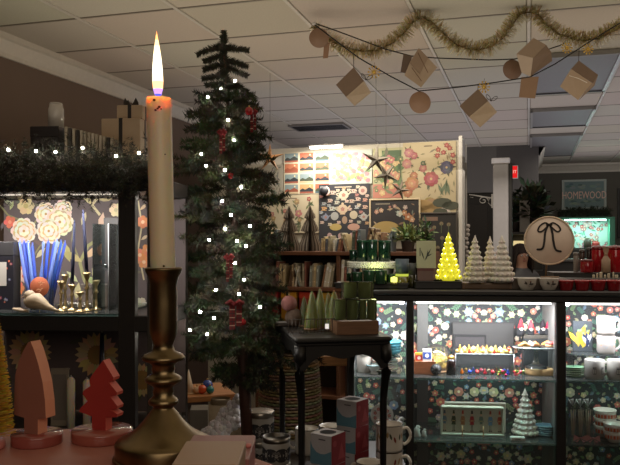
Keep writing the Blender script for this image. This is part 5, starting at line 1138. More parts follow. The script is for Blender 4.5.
# ================================================================ bookcase and poster wall
Pw=Frame(370,5.75,20); WT=Pw.z(370,147)
xa,xb=Pw.x(262),Pw.x(459)
m=MB(); m.box((xa-.5,0,0),(xb+.0,.08,WT+.02),'wall',(176,168,150)); struct(m.build('wall_posters',loc=Pw.O,rz=Pw.a))
m=MB(); m.box((xb+.001,-.03,0),(xb+.03,.1,WT+.05),'satin',(198,192,182),bev=.004); struct(m.build('trim_5',loc=Pw.O,rz=Pw.a))
def poster(pxs,y0,y1,bg,label,draw,name='poster',frame=None,tt=-.012,cat='poster'):
    xA,xB=Pw.x(pxs[0],tt),Pw.x(pxs[1],tt); zb,zt_=Pw.z((pxs[0]+pxs[1])/2,y1,tt),Pw.z((pxs[0]+pxs[1])/2,y0,tt); w,h=xB-xA,zt_-zb
    loc=Pw.p((xA+xB)/2,tt,zb); t=thing(name,loc,label,cat,rz=Pw.a)
    def dull(c):
        g=sum(c)/3; return tuple((g+(v-g)*.62)*k_ for v,k_ in zip(c,(.84,.80,.74)))
    m=MB(); draw(m,w,h,-.0026); m.box((-w/2,-.002,0),(w/2,.003,h),'art',bg); m.c=[dull(c) for c in m.c]; m.mats=['print' for _ in m.mats]; m.build('sheet',parent=t)

    if frame:
        m=MB(); f=.012
        for a in((-w/2-f,-.008,-f,w/2+f,.006,0),(-w/2-f,-.008,h,w/2+f,.006,h+f),(-w/2-f,-.008,0,-w/2,.006,h),(w/2,-.008,0,w/2+f,.006,h)): m.box(a[:3],a[3:],'satin',frame,bev=.002)
        m.build('frame',parent=t)
    return t
def d_land(m,w,h,y):
    n,k=3,4
    for i in range(n):
        for j in range(k):
            x0=-w/2+w*(i+.06)/n; x1=-w/2+w*(i+.94)/n; z0=h*(j+.07)/k; z1=h*(j+.93)/k
            sky=R.choice([(240,140,60),(120,160,180),(240,170,90),(236,110,60),(230,90,50)]); gr=R.choice([(50,60,60),(30,40,56),(190,70,30),(60,80,50)])
            m.rect(x0,z0,x1,z1,sky,y); m.fl([(x0,z0),(x1,z0),(x1,z0+(z1-z0)*.4),(x0+(x1-x0)*.7,z0+(z1-z0)*.65),(x0+(x1-x0)*.4,z0+(z1-z0)*.4),(x0+(x1-x0)*.2,z0+(z1-z0)*.55),(x0,z0+(z1-z0)*.35)],gr,y-.0004); m.rect(x0,z0,x1,z0+(z1-z0)*.18,R.choice([(200,80,50),(60,110,140),(230,200,150)]),y-.0008); m.disc(x0+(x1-x0)*.75,z0+(z1-z0)*.78,(z1-z0)*.09,(255,230,170),y-.0006)
poster((284,330),152,194,(232,222,190),'poster grid of small landscape prints in orange and blue at the left',d_land)
def d_tree(m,w,h,y):
    for k in range(40): m.leaf(R.uniform(-w*.4,w*.4),R.uniform(h*.05,h*.9),h*.14,R.uniform(0,6),jit((120,124,116),22),y-k*1e-5,.3)
poster((262,283),165,195,(170,168,156),'pale grey print of leaves at the far left of the poster wall',d_tree)
def d_map(m,w,h,y):
    for k in range(130):
        c=R.choice([(226,110,120),(240,170,90),(120,180,110),(236,200,120),(220,130,160),(130,170,190)]); x=R.uniform(-w*.42,w*.42); z=R.uniform(h*.08,h*.9); n=8; a=[(x+R.uniform(.5,1)*w*.07*math.cos(i*PI/4),z+R.uniform(.5,1)*h*.08*math.sin(i*PI/4)) for i in range(n)]; m.fl(a,c,y-k*1e-5)
    m.text('WORLD',.05,(120,90,80),0,y-.001,h*.93) if False else None
poster((330,372),150,184,(190,214,212),'pastel map poster directly under the bright tube light',d_map)
def d_bot(m,w,h,y):
    for k in range(12):
        x=-w*.4+w*.8*(k%4+R.uniform(.2,.8))/4; z=h*(.1+.75*(k//4+R.uniform(.2,.8))/3)
        m.stroke([(x,z-h*.12),(x+.02,z),(x+.01,z+h*.1)],.005,(90,110,70),y)
        for q_ in range(4): m.leaf(x+.01,z-h*.08+q_*h*.04,.05,R.uniform(0,6),jit((110,124,80),14),y-.0003,.35)
        m.flower(x+.01,z+h*.1,R.uniform(.016,.034),R.choice([(196,60,70),(206,110,110),(190,150,90)]),(230,190,110),y-.0006)
    m.rect(-w*.15,h*.9,w*.12,h*.92,(120,100,80),y)
poster((262,319),195,233,(218,206,170),'cream botanical poster with red blossoms behind the paper trees',d_bot)
def d_green(m,w,h,y):
    m.rect(-w/2,0,w/2,h*.28,(222,120,100),y); m.rect(-w*.2,h*.3,w*.45,h*.95,(80,120,76),y-.0002)
    for k in range(30): m.leaf(R.uniform(-w*.45,w*.45),R.uniform(h*.05,h*.9),R.uniform(.04,.08),R.uniform(0,6),jit((110,140,90),20),y-.0005-k*1e-5,.35)
    for k in range(34): m.flower(R.uniform(-w*.45,w*.45),R.uniform(h*.1,h*.9),R.uniform(.012,.03),R.choice([(236,150,110),(226,110,120),(230,190,120),(110,140,90)]),(240,220,150),y-.0008,5)
poster((373,403),148,198,(190,196,140),'green and coral floral poster behind the hanging paper stars',d_green)
def d_big(m,w,h,y):
    fx=lambda px:(px-429)/52*w; fz=lambda py:(236-py)/94*h
    def bl(px,py,r,c,n=7,cc=(230,190,130)):
        for q_ in range(3): m.leaf(fx(px),fz(py),r*1.5/52*w,q_*2.1+R.uniform(0,2),jit((96,108,70),12),y-.0002-q_*1e-5,.3)
        m.flower(fx(px),fz(py),r/52*w,c,cc,y-.0008,n); m.flower(fx(px),fz(py),r*.6/52*w,tuple(min(255,v+20) for v in c),cc,y-.0014,n)
    for k in range(46): m.leaf(fx(R.uniform(405,454)),fz(R.uniform(148,198)),R.uniform(.03,.06),R.uniform(0,6),jit((150,140,100),16),y-.0001-k*1e-6,.25)
    for k in range(18): m.disc(fx(R.uniform(412,440)),fz(R.uniform(198,230)),R.uniform(.02,.05),jit((190,150,80),16),y-.0001-k*3e-6,9,1.3,.6)
    bl(409,152,5,(200,110,120)); bl(407,163,5,(206,120,120)); bl(414,155,4,(190,90,100)); bl(423,163,2.5,(90,110,80)); bl(423,168,4,(200,110,110)); bl(431,179,7.5,(190,70,84)); bl(412,183,7,(206,130,80)); bl(408,192,5,(196,110,60)); bl(414,175,4,(190,110,70)); bl(446,168,6.5,(70,80,124),9); 
    for px,py in((438,150),(443,153),(449,149),(452,156),(446,146),(437,156),(452,163)): bl(px,py,2.6,(194,70,66),5)
    for px,l,a in((445,15,1.5),(440,12,1.2),(449,14,1.8),(443,12,2.0)): m.leaf(fx(px),fz(196),l/52*w*1.1,a,(110,140,104),y-.0016,.2)
    for px,py,r in((422,205,9),(430,211,10),(420,214,7),(436,206,6)): m.disc(fx(px),fz(py),r/52*w,(204,160,80),y-.0004,12,1.2,.6)
    for px,py,r in((442,203,8),(450,206,7),(440,212,6)): m.disc(fx(px),fz(py),r/52*w,(78,88,66),y-.0018,12,1.2,.6)
    bl(445,211,5,(224,214,206),8)
    m.rect(fx(424),fz(146.5),fx(432),fz(145.5),(110,96,80),y)
poster((403,456),142,236,(212,196,148),'large cream flower poster with peonies and a blue iris at the right end',d_big)
def d_tea(m,w,h,y):
    fx=lambda px:(px-344.5)/51*w; fz=lambda py:(254-py)/70*h; u=w/51
    pk=(226,190,180);cr_=(226,214,190);gd=(206,160,80)
    def cup(px,py,r,c): 
        x,z=fx(px),fz(py); m.fl([(x-r*u,z+r*.6*u),(x+r*u,z+r*.6*u),(x+r*.6*u,z-r*.7*u),(x-r*.6*u,z-r*.7*u)],c,y-.0004); m.disc(x+r*1.1*u,z,r*.35*u,c,y-.0003,8); m.rect(x-r*1.2*u,z-r*.9*u,x+r*1.2*u,z-r*.65*u,c,y-.0005); m.disc(x,z,r*.3*u,(180,90,90),y-.0009,6)
    def pot(px,py,r,c):
        x,z=fx(px),fz(py); m.disc(x,z,r*u,c,y-.0004,14,1,.85); m.disc(x,z+r*.95*u,r*.25*u,c,y-.0006,8); m.stroke([(x+r*.8*u,z),(x+r*1.5*u,z+r*.6*u)],r*.28*u,c,y-.0003); m.stroke([(x-r*.9*u,z+r*.4*u),(x-r*1.5*u,z+r*.2*u),(x-r*.8*u,z-r*.4*u)],r*.2*u,c,y-.0003); m.flower(x,z,r*.4*u,(200,110,110),gd,y-.0009); m.rect(x-r*.5*u,z-r*1.0*u,x+r*.5*u,z-r*.8*u,c,y-.0005)
    m.rect(fx(335),fz(186.5),fx(352),fz(187.5),(200,190,170),y)
    pot(344,195,5,cr_); pot(343,209,5.2,(226,196,160)); pot(326,217,3.2,(120,140,190)); m.disc(fx(335),fz(216),4*u,(170,180,190),y-.0004,14); m.disc(fx(354),fz(215),4*u,(214,200,170),y-.0004,14); m.disc(fx(363),fz(191),4.2*u,(220,190,180),y-.0004,14); m.disc(fx(363),fz(191),2*u,(190,110,110),y-.0008,10)
    pot(364,217,3.6,(180,190,200)); cup(333,192,2.4,pk); cup(354,191,2.4,pk); cup(330,200,2.2,pk); cup(324,203,2,(160,180,200)); cup(337,202,2.2,(190,200,190)); cup(352,201,2.2,(206,180,160)); cup(358,199,2.2,pk); cup(365,200,2,(226,150,130)); cup(324,208,2.4,(226,160,80)); cup(332,208,2.6,(190,210,210)); cup(357,207,2,(180,200,220)); cup(365,207,2.2,(226,180,160)); m.disc(fx(345),fz(220),3.4*u,(190,150,120),y-.0004,12,.8,1.1)
    m.disc(fx(336),fz(227),5.5*u,(222,190,80),y-.0004,16,1.1,.6); m.disc(fx(354),fz(227),5.5*u,(226,160,140),y-.0004,16,1.1,.6)
    for px,py in((321,196),(321,212),(328,194),(338,198),(349,190),(357,195),(367,196),(359,205),(329,205),(337,208),(350,209),(322,222),(330,224),(339,222),(351,221),(359,222),(367,223),(347,201),(361,212),(327,188),(322,187),(338,190),(358,187),(344,188)):
        cup(px,py,1.7,R.choice([pk,cr_,(160,180,200),(226,170,110),(190,200,180),(206,120,120)]))
    for px in(330,341,352,362):
        for py in(236,244,250): m.disc(fx(px),fz(py),3.2*u,(206,160,170) if py!=244 else (180,190,210),y-.0004,12,.8,1)
poster((319,370),184,254,(40,42,56),'dark tea towel printed with teapots, cups and plates',d_tea,name='tea_towel',cat='tea towel',tt=-.02)
t=thing('moon_ornament',Pw.pp(324,-.045,Pw.z(324,191,-.045)),'black round ornament with a pale crescent at the corner of the tea towel','ornament',rz=Pw.a)
r=4.6*5.7/F; m=MB(); m.M=RX(PI/2); m.lathe([(r*.95,-.006),(r,0),(r*.95,.006)],'satin',(30,30,34),n=24); m.build('disc',parent=t); m=MB(); m.fl([(r*1.5*math.cos(a)*.9,r*1.2*math.sin(a)) for a in [(-1.2+.3*k) for k in range(9)]]+[(r*1.1*math.cos(a)*.9,r*.95*math.sin(a)) for a in [(1.2-.3*k) for k in range(9)]],(226,190,180),.004); m.build('crescent',parent=t)
def d_dark(m,w,h,y):
    m.disc(-w*.18,h*.02,w*.34,(206,170,70),y,20,1,.0) if False else m.fl([(-w*.18+w*.34*math.cos(PI*k/16),h*.04+h*.34*math.sin(PI*k/16)) for k in range(17)],(206,170,70),y)
    for k in range(14): m.leaf(w*R.uniform(-.45,.42),h*R.uniform(.3,.9),R.uniform(.03,.06),R.uniform(0,6),R.choice([(150,110,80),(110,130,120),(190,160,120)]),y-.0003-k*1e-5,.3)
    for px,pz,r,c in((-.38,.66,.05,(220,150,120)),(-.28,.7,.05,(226,170,140)),(.1,.6,.07,(190,200,200)),(.2,.62,.06,(210,130,70)),(.28,.5,.08,(214,120,60)),(.36,.42,.06,(226,170,120)),(.22,.78,.05,(200,170,160)),(-.1,.8,.03,(180,90,80)),(0,.82,.04,(200,140,120))): m.flower(w*px,h*pz,w*r,c,(240,220,190),y-.0005,5)
    m.disc(w*.18,h*.2,w*.07,(60,40,30),y-.0008,10); m.rect(-w*.4,h*.88,-.1*w,h*.9,(190,180,160),y)
poster((371,419),200,234,(44,38,40),'dark framed print with a mustard half circle and orange birds',d_dark,frame=(196,176,140),tt=-.03,cat='framed print')
def d_dk2(m,w,h,y):
    m.rect(-w*.42,h*.86,w*.0,h*.94,(150,110,90),y); m.rect(-w*.42,h*.64,-w*.1,h*.7,(140,70,64),y)
    for k,(a,b) in enumerate(((-.1,.72),(.1,.8),(.3,.78),(.12,.5),(.32,.55),(.4,.3),(0,.3))): m.disc(w*a,h*b,w*.055,(150,130,90),y,10); m.stroke([(w*a,h*b),(w*a,h*b-h*.2)],.006,(90,110,70),y-.0003)
poster((420,456),214,262,(42,38,34),'dark print of seed heads with small text behind the plants',d_dk2,frame=(60,54,48),tt=-.03,cat='framed print')
# tube light
t=thing('tube_light',Pw.pp(326,-.14,Pw.z(326,147.5,-.14)),'bright tube light above the poster wall','tube light',rz=Pw.a)
w=17*5.65/F; MB().box((-w,-.016,-.005),(w,.016,.012),'emit12',(255,250,240),bev=.004).build('tube',parent=t); MB().box((-w-.01,-.02,.012),(w+.01,.02,.022),'satin',(200,196,190),bev=.002).build('housing',parent=t); MB().box((-.015,.0,.022),(.015,.14,.03),'satin',(180,176,170)).build('bracket',parent=t)
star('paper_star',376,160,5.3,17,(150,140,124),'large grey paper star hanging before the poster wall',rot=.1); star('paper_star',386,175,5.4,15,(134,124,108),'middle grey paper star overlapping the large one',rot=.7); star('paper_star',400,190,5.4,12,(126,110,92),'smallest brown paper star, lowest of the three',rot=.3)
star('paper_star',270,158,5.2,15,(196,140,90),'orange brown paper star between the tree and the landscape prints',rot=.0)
# bookcase
Bc=Frame(345,5.25,20); bx0,bx1=Bc.x(255),Bc.x(432); BD=.3
zs1=Bc.z(320,251.5); zs2=Bc.z(300,287); 
t=thing('bookcase',Bc.O,'wide brown wooden bookcase below the poster wall','bookcase',rz=Bc.a)
wd=(112,72,50)
for z in(zs1,zs2,.72,.35): MB().box((bx0,0,z-.028),(bx1,BD,z),'wood',wd,bev=.003).build('shelf',parent=t)
MB().box((bx0,BD,.05),(bx1,BD+.015,zs1+.02),'wood',(46,34,28)).build('back_panel',parent=t)
for px in(255,336,430): MB().box((Bc.x(px),.005,0),(Bc.x(px)+.025,BD,zs1-.028),'wood',(100,66,46),bev=.002).build('upright',parent=t)
def book(x,z,h,w,lean,c,label,grp,dp=.14,tt=.03):
    t=thing('book',Bc.p(x,tt,z+abs(math.sin(lean))*w*.5),label,'book',grp,rz=(0,lean,Bc.a))
    MB().box((-w/2,0,0),(w/2,dp,h),'satin',c,bev=.002).rect(-w*.3,h*.7,w*.3,h*.85,tuple(min(255,v*1.3+15) for v in c),-.0006).rect(-w*.25,h*.2,w*.25,h*.25,tuple(min(255,v*1.2+15) for v in c),-.0006).build('cover',parent=t)
    MB().box((-w*.38,.001,.003),(w*.38,dp-.003,h+.0008),'matte',(214,204,184)).build('pages',parent=t)
bcols=[(226,218,198),(150,156,146),(100,78,60),(198,170,132),(94,100,110),(232,224,200),(134,84,70),(110,122,128),(166,156,132),(86,94,82),(196,172,130),(150,112,84)]
bn=['cream','grey green','dark brown','tan','navy','ivory','dark red','slate blue','khaki','forest green','straw','brown']
def fill(px0,px1,z,hmin,hmax,lab,grp,lean_p=.5):
    x=Bc.x(px0,.05); xe=Bc.x(px1,.05); k=0; 
    while x<xe and k<30:
        w=R.uniform(.009,.022); h=R.uniform(hmin,hmax); i=R.randrange(12); ln=0
        seg=(k//4)%3
        ln=[.05,.18,-.3][seg] if R.random()<.9 else 0
        o_=['1st','2nd','3rd']; nm=ordw[k]
        book(x+w/2+(abs(math.sin(ln))*h*.12 if ln else 0),z,h,w,ln,bcols[i],'%s book, %s, from the left %s'%(nm,bn[i],lab),grp)
        x+=w*1.14+(.022 if (k%4==3) else 0); k+=1
ordw=ords+['nineteenth','twentieth','twenty-first','twenty-second','twenty-third','twenty-fourth','twenty-fifth','twenty-sixth','twenty-seventh','twenty-eighth','twenty-ninth','thirtieth']
fill(260,281,zs1,.14,.17,'on top left of the paper trees','books left of the paper trees')
fill(322,350,zs1,.09,.14,'on top right of the paper trees','books in the middle of the top shelf'); fill(352,392,zs1,.12,.18,'on top behind the green jars','books behind the green jars')
fill(276,334,zs2,.15,.19,'on the second shelf, left section','books on the left of the second shelf')
fill(341,400,zs2,.13,.2,'on the second shelf, right section','books on the right of the second shelf')
for k,(a,b,c,lab) in enumerate(((262,282,(170,34,40),'red boxes'),(283,300,(216,150,40),'yellow box'),(301,318,(196,60,40),'orange red box'),(320,333,(206,160,60),'second yellow box'))):
    t=thing('flat_box',Bc.pp((a+b)/2,.08,.72),'%s on the third shelf of the bookcase, %s from the left'%(['flat red box','flat golden yellow box','flat orange box','small flat yellow box'][k],ords[k]),'box','flat boxes on the third shelf',rz=Bc.a)
    w=(b-a)*.5*5.3/F*.96; h=Bc.z(300,291.5,.08)-.72-.0; MB().box((-w,-.06,0),(w,.1,h*.9),'satin',tuple(x*.7 for x in c),bev=.002).build('stack',parent=t); MB().box((-w-.001,-.061,h*.88),(w+.001,.101,h),'satin',c,bev=.002).build('lid',parent=t)
# honeycomb paper trees
for px,w_,lab in((289,12,'grey pleated paper tree, left of the pair on the bookcase'),(310,12,'grey pleated paper tree, right of the pair on the bookcase')):
    t=thing('paper_tree',Bc.pp(px,.1,zs1),lab,'paper tree',rz=Bc.a); s=5.35/F; h=Bc.z(px,206,.1)-zs1; r=w_*s
    nn=36; m=MB()
    pf_=[(.2,0),(r,.004),(r*.95,h*.14),(r*.55,h*.38),(r*.42,h*.42),(r*.78,h*.45),(r*.7,h*.52),(r*.38,h*.68),(r*.3,h*.71),(r*.52,h*.74),(r*.44,h*.79),(r*.16,h*.93),(.004,h)]
    for i in range(nn):
        a=2*PI*i/nn; ca,sa=math.cos(a),math.sin(a); pts=[(rr*ca if k else 0.004*ca,rr*sa if k else .004*sa,z) for k,(rr,z) in enumerate(pf_)]+[(0,0,h)]+[(0,0,0)]
        m.add(pts,[tuple(range(len(pts)))],'matte',(206,192,176) if i%2 else (104,92,82))  # pleats alternate pale and dark, putting fold shade into the colour
    m.build('pleats',parent=t); MB().cyl((0,0,0),.004,h,'matte',(90,76,64),n=8).build('core',parent=t)
# pink topped bottles / pens in holder over the jars
for k,(px,py,c) in enumerate(((362,229,(60,50,52)),(368,226,(190,60,80)),(374,228,(70,40,44)),(382,224,(206,70,100)),(388,231,(44,40,42)))):
    t=thing('wrapped_crayon',Bc.pp(px,-.09,zs1-.0),'%s slim upright bottle from the left behind the green jars'%ords[k],'bottle','slim bottles behind the green jars',rz=Bc.a) if False else None
# potted plants
def plant(loc,label,h,r,n,c,name='potted_plant',pot=(60,50,44),l=.07,pr=.05,ph=.08,cat='plant'):
    t=thing(name,loc,label,cat)
    MB().lathe([(pr*.75,0),(pr*.8,.003),(pr,ph*.9),(pr*1.03,ph),(pr*.9,ph),(pr*.85,ph*.85),(.001,ph*.85)],'satin',pot,n=22).build('pot',parent=t)
    m=MB()
    for k in range(n):
        a=R.uniform(0,6.28); e=R.uniform(.1,1.4); p=Vector((0,0,ph*.85)); dv=Vector((math.cos(a)*math.cos(e),math.sin(a)*math.cos(e),math.sin(e))); L_=R.uniform(.5,1)
        tip=p+Vector((dv.x*r*L_,dv.y*r*L_,dv.z*h*L_)); m.tube([tuple(p),tuple(p.lerp(tip,.5)+Vector((0,0,.01))),tuple(tip)],[.002,.0015,.0008],'needle',(60,72,44),n=4)
        for q_ in range(7):
            f=.3+.7*q_/6; b=p.lerp(tip,f); ld=(dv+Vector((R.gauss(0,.8),R.gauss(0,.8),R.gauss(0,.5)))).normalized()*l*R.uniform(.6,1.1); sd=ld.cross(Vector((R.gauss(0,1),R.gauss(0,1),1))).normalized()*l*.16
            m.add([tuple(b),tuple(b+ld*.5+sd),tuple(b+ld),tuple(b+ld*.5-sd)],[(0,1,2,3)],'needle',jit(c,16))
    m.build('foliage',parent=t); return t
plant(Bc.pp(408,.1,zs1),'leafy pale green potted plant on the bookcase beside the dark prints',.13,.13,34,(124,136,84)); plant(Bc.pp(424,.14,zs1),'darker green potted plant at the right end of the bookcase',.15,.1,24,(74,90,56),l=.06)
# door area decor: iron bracket
Fd=Frame(478,6.3,16.6)
t=thing('scroll_bracket',Fp.p(Fp.x(493)-.015,.04,Fp.z(480,198)),'white scrolled iron bracket fixed to the left of the white pillar','bracket',rz=Fp.a)
s=6/F; m=MB(); m.tube([(0,0,0),(-22*s,0,4*s)],.006,'satin',(206,202,196),n=6); m.build('arm',parent=t)
m=MB(); m.tube([(-2*s+ (5-k*.25)*s*math.cos(k*.55)-6*s,0,-2*s+(4.4-k*.25)*s*math.sin(k*.55)-.5*s) for k in range(16)],.004,'satin',(206,202,196),n=6); m.build('scroll',parent=t); m=MB(); m.tube([(-20*s,0,4*s),(-21*s,0,1*s),(-18*s,0,1*s)],.004,'satin',(206,202,196),n=6); m.build('scroll',parent=t); m=MB(); m.tube([(0,0,-8*s),(-3*s,0,-5*s),(-2*s,0,0)],.004,'satin',(206,202,196),n=6); m.build('scroll',parent=t)
MB().box((0,-.01,-10*s),(.014,.01,4*s),'satin',(200,196,190)).build('wall_plate',parent=t)
t=thing('black_screen',Fp.pp(463,-.1,0),'tall narrow black folding screen beside the flower poster','screen',rz=Fp.a+.2); s=5.9/F; h=Fp.z(462,142,-.1)
MB().box((-5*s,-.015,0),(1.5*s,.015,h),'satin',(26,24,24),bev=.004).build('panel',parent=t); MB().box((2*s,-.03,0),(3.5*s,.02,h*.99),'satin',(150,146,140),bev=.003).build('edge_trim',parent=t)
t=thing('garland_string',Fp.pp(467,-.16,Fp.z(467,226,-.16)),'short strand of white felt beads hanging beside the black screen','bead strand'); m=MB()
for k in range(12): m.sph((R.uniform(-.01,.01),0,-k*.035),.018,'matte',(170,160,150),n=8)
m.build('beads',parent=t); MB().tube([(0,0,.3),(0,0,-.4)],.002,'matte',(120,110,100),n=4).build('string',parent=t)
# ================================================================ far room
def rp(px,py,Y):   # point on the room plane Y
    k=(px-CX)/F; x=Y*(k*math.cos(TH)-math.sin(TH))/(math.cos(TH)+k*math.sin(TH)); p=room(x,Y); return x,CZ+(HY-py)*p.y/F,p.y
def far(name,px,py,Y,label,cat,rz=0): x,z,d=rp(px,py,Y); return thing(name,room(x,Y,z),label,cat,rz=RR+rz),d/F
t,s=far('wall_sign',584,194.5,YF-.03,'pale blue picture sign reading homewood on the far wall','sign')
m=MB(); m.box((-21*s,-.0,-15*s),(21*s,.025,15*s),'satin',(176,186,178),bev=.004); m.build('board',parent=t)
m=MB(); y=-.001
m.rect(-19*s,-13*s,19*s,13*s,(120,142,142),y)
for k in range(34): m.disc(R.uniform(-15,15)*s,R.choice([R.uniform(5,11),R.uniform(-10,-4)])*s,R.uniform(1,2)*s,jit((140,156,148) if k%3 else (96,120,122),8),y-.002-k*1e-5,8,1.6,.7)
for x in(-19.5,18.5): m.rect(x*s,-14*s,(x+1)*s,14*s,(170,176,166),y-.0015)
m.build('picture',parent=t)
m=MB(); m.text('HOMEWOOD',10.5*s,(255,214,196),0,-.008,-1*s,ex=.006,sx=.64); m.build('letters',parent=t)
t,s=far('pine_garland',584,212,YF-.12,'dark pine garland under the homewood sign','garland'); m=MB()
for k in range(60):
    x=(-23+46*k/59)*s; 
    for j in range(2): twig(m,Vector((x,0,R.uniform(-.02,.02))),Vector((R.uniform(-1,1),R.uniform(-.5,.2),R.uniform(-.9,.9))),.09,.05,22,(46,52,38),w=.004)
m.build('needles',parent=t); MB().tube([(-23*s,0,0),(23*s,0,0)],.01,'matte',(40,34,26),n=5).build('stem',parent=t)
# green lit cabinet
x,z,d=rp(586,250,YF-.35); s=d/F
t=thing('green_cabinet',room(x,YF-.35,0),'mint green lit cabinet with floral back under the homewood sign','cabinet',rz=RR); zt_=CZ+(HY-217)*s; zb_=CZ+(HY-248)*s; g=(80,168,136)
MB().box((-27*s,0,zt_-2*s),(27*s,.33,zt_),'satin',g,bev=.004).build('top_board',parent=t)
for x0_,x1_ in((-27,-23),(22,27)): MB().box((x0_*s,0,0),(x1_*s,.33,zt_-2*s),'satin',g,bev=.004).build('side_panel',parent=t)
MB().box((-23*s,.02,zb_-.03),(22*s,.33,zb_),'satin',(90,96,90)).build('shelf',parent=t); MB().box((-23*s,.0,0.05),(22*s,.02,zb_-.03),'satin',(44,48,46)).build('front_panel',parent=t)
m=MB(); m.box((-23*s,.29,zb_),(22*s,.31,zt_-2*s),'art',(196,206,200))
for k in range(110): 
    a_,b_=R.uniform(-22,21)*s,R.uniform(zb_+.02,zt_-.06)
    if R.random()<.5: m.leaf(a_,b_,.07,R.uniform(0,6),R.choice([(90,150,120),(60,90,80),(120,170,150)]),.288-k*1e-5,.3)
    else: m.flower(a_,b_,R.uniform(.02,.035),R.choice([(200,80,90),(220,170,170),(190,120,130)]),(240,220,190),.2865-k*1e-5)
m.build('floral_back',parent=t); MB().box((-20*s,.05,zt_-2*s-.02),(19*s,.1,zt_-2*s-.004),'emit12',(200,255,240)).build('light_strip',parent=t)
for px,c,h,lab in((588,(80,60,50),.16,'small brown jar in the mint green cabinet'),(596,(190,50,44),.12,'small red ornament in the mint green cabinet')):
    xx=(px-586)*s; p=room(x+xx,YF-.22,zb_); t2=thing('jar',p,lab,'jar'); MB().lathe([(.05,0),(.06,.02),(.055,h*.7),(.03,h*.85)],'satin',c,n=14).build('body',parent=t2); MB().lathe([(.035,h*.84),(.035,h)],'satin',(150,140,120),n=12).build('lid',parent=t2)
# exit sign
t,s=far('exit_sign',512,172,YB-.05,'small glowing red exit sign above the white pillar','exit sign',rz=0)
MB().box((-.08,-.0,-.085),(.075,.03,.085),'satin',(200,196,190),bev=.006).build('housing',parent=t); m=MB(); m.box((-.07,-.004,-.075),(.065,-.0005,.075),'emit1',(230,30,30)); m.build('face',parent=t); MB().text('EXIT',.055,(255,190,170),-.0,-.008,0,mat='emit1').build('letters',parent=t)
# far plants with dark cabinet, lamp, framed
Yp=8.7
x,z,d=rp(530,232,Yp); s=d/F
t=thing('dark_hutch',room(x,Yp,0),'dark hutch behind the bow sign carrying the plants and lamp','hutch',rz=RR)
MB().box((-19*s,0,0),(14*s,.4,z-.44),'satin',(30,28,28),bev=.005).build('body',parent=t); 
for a,b in((-19,-17),(12,14)): MB().box((a*s,0,z-.44),(b*s,.03,z-.03),'satin',(34,32,32)).build('post',parent=t)
MB().box((-19.5*s,-.01,z-.03),(14.5*s,.4,z),'satin',(50,48,46),bev=.004).build('top_board',parent=t); MB().box((-19*s,.36,z-.44),(14*s,.4,z-.03),'satin',(24,22,22)).build('back_panel',parent=t)
zh=z
t=thing('table_lamp',room(x-7*s,Yp+.18,zh-.44),'cream glowing lamp shade inside the dark hutch','lamp',rz=RR)
MB().lathe([(.07,0),(.075,.01),(.015,.03),(.012,.12)],'brass',(150,120,80),n=16).build('base',parent=t); MB().lathe([(.115,.12),(.105,.34)],'emit1',(226,200,140),n=24,cap=False).build('shade',parent=t)
plant(room(x+3*s,Yp+.15,zh),'large dark leafy plant on the hutch in the far room',.46,.27,56,(52,62,42),l=.16,pr=.11,ph=.16,pot=(46,42,38)); plant(room(x-15*s,Yp+.2,zh),'smaller dark plant at the left end of the hutch',.36,.13,26,(46,54,38),l=.13,pr=.08,ph=.12,pot=(50,44,40))
t=thing('white_box',room(x-5*s,Yp+.06,zh),'pale grey standing box in front of the dark plants','box',rz=RR); MB().box((-5*s,-.02,0),(5*s,.03,.36),'satin',(150,144,134),bev=.004).build('box',parent=t); MB().rect(-3.6*s,.16,3.6*s,.28,(120,112,104),-.021).build('print',parent=t)
# framed black panel on the far right
t,s=far('wall_picture',624,210,YF-.04,'narrow dark framed picture at the right edge of the far wall','picture'); MB().box((-6*s,0,-28*s),(8*s,.03,22*s),'satin',(30,28,28),bev=.005).build('frame',parent=t); MB().rect(-5*s,-27*s,7*s,21*s,(56,54,50),-.001).build('print',parent=t)
# far counter and small vase on it
x,z,d=rp(600,262,10.0); t=thing('sales_counter',room(x,10.0,0),'dark counter in the far room behind the red canisters','counter',rz=RR); MB().box((-.7,0,0),(.9,.5,z),'satin',(44,40,38),bev=.005).build('body',parent=t); MB().box((-.73,-.03,z),(.93,.53,z+.035),'satin',(92,88,84),bev=.005).build('countertop',parent=t)
p=room(x-.45,10.2,z+.035); t=thing('black_vase',p,'round black vase on the far counter right of the bow sign','vase'); MB().lathe([(.07,0),(.1,.04),(.13,.16),(.1,.28),(.05,.33),(.06,.36)],'satin',(24,26,24),n=20).build('body',parent=t); MB().lathe([(.055,.35),(.066,.362),(.055,.37)],'satin',(40,42,40),n=20,cap=False).build('rim',parent=t)
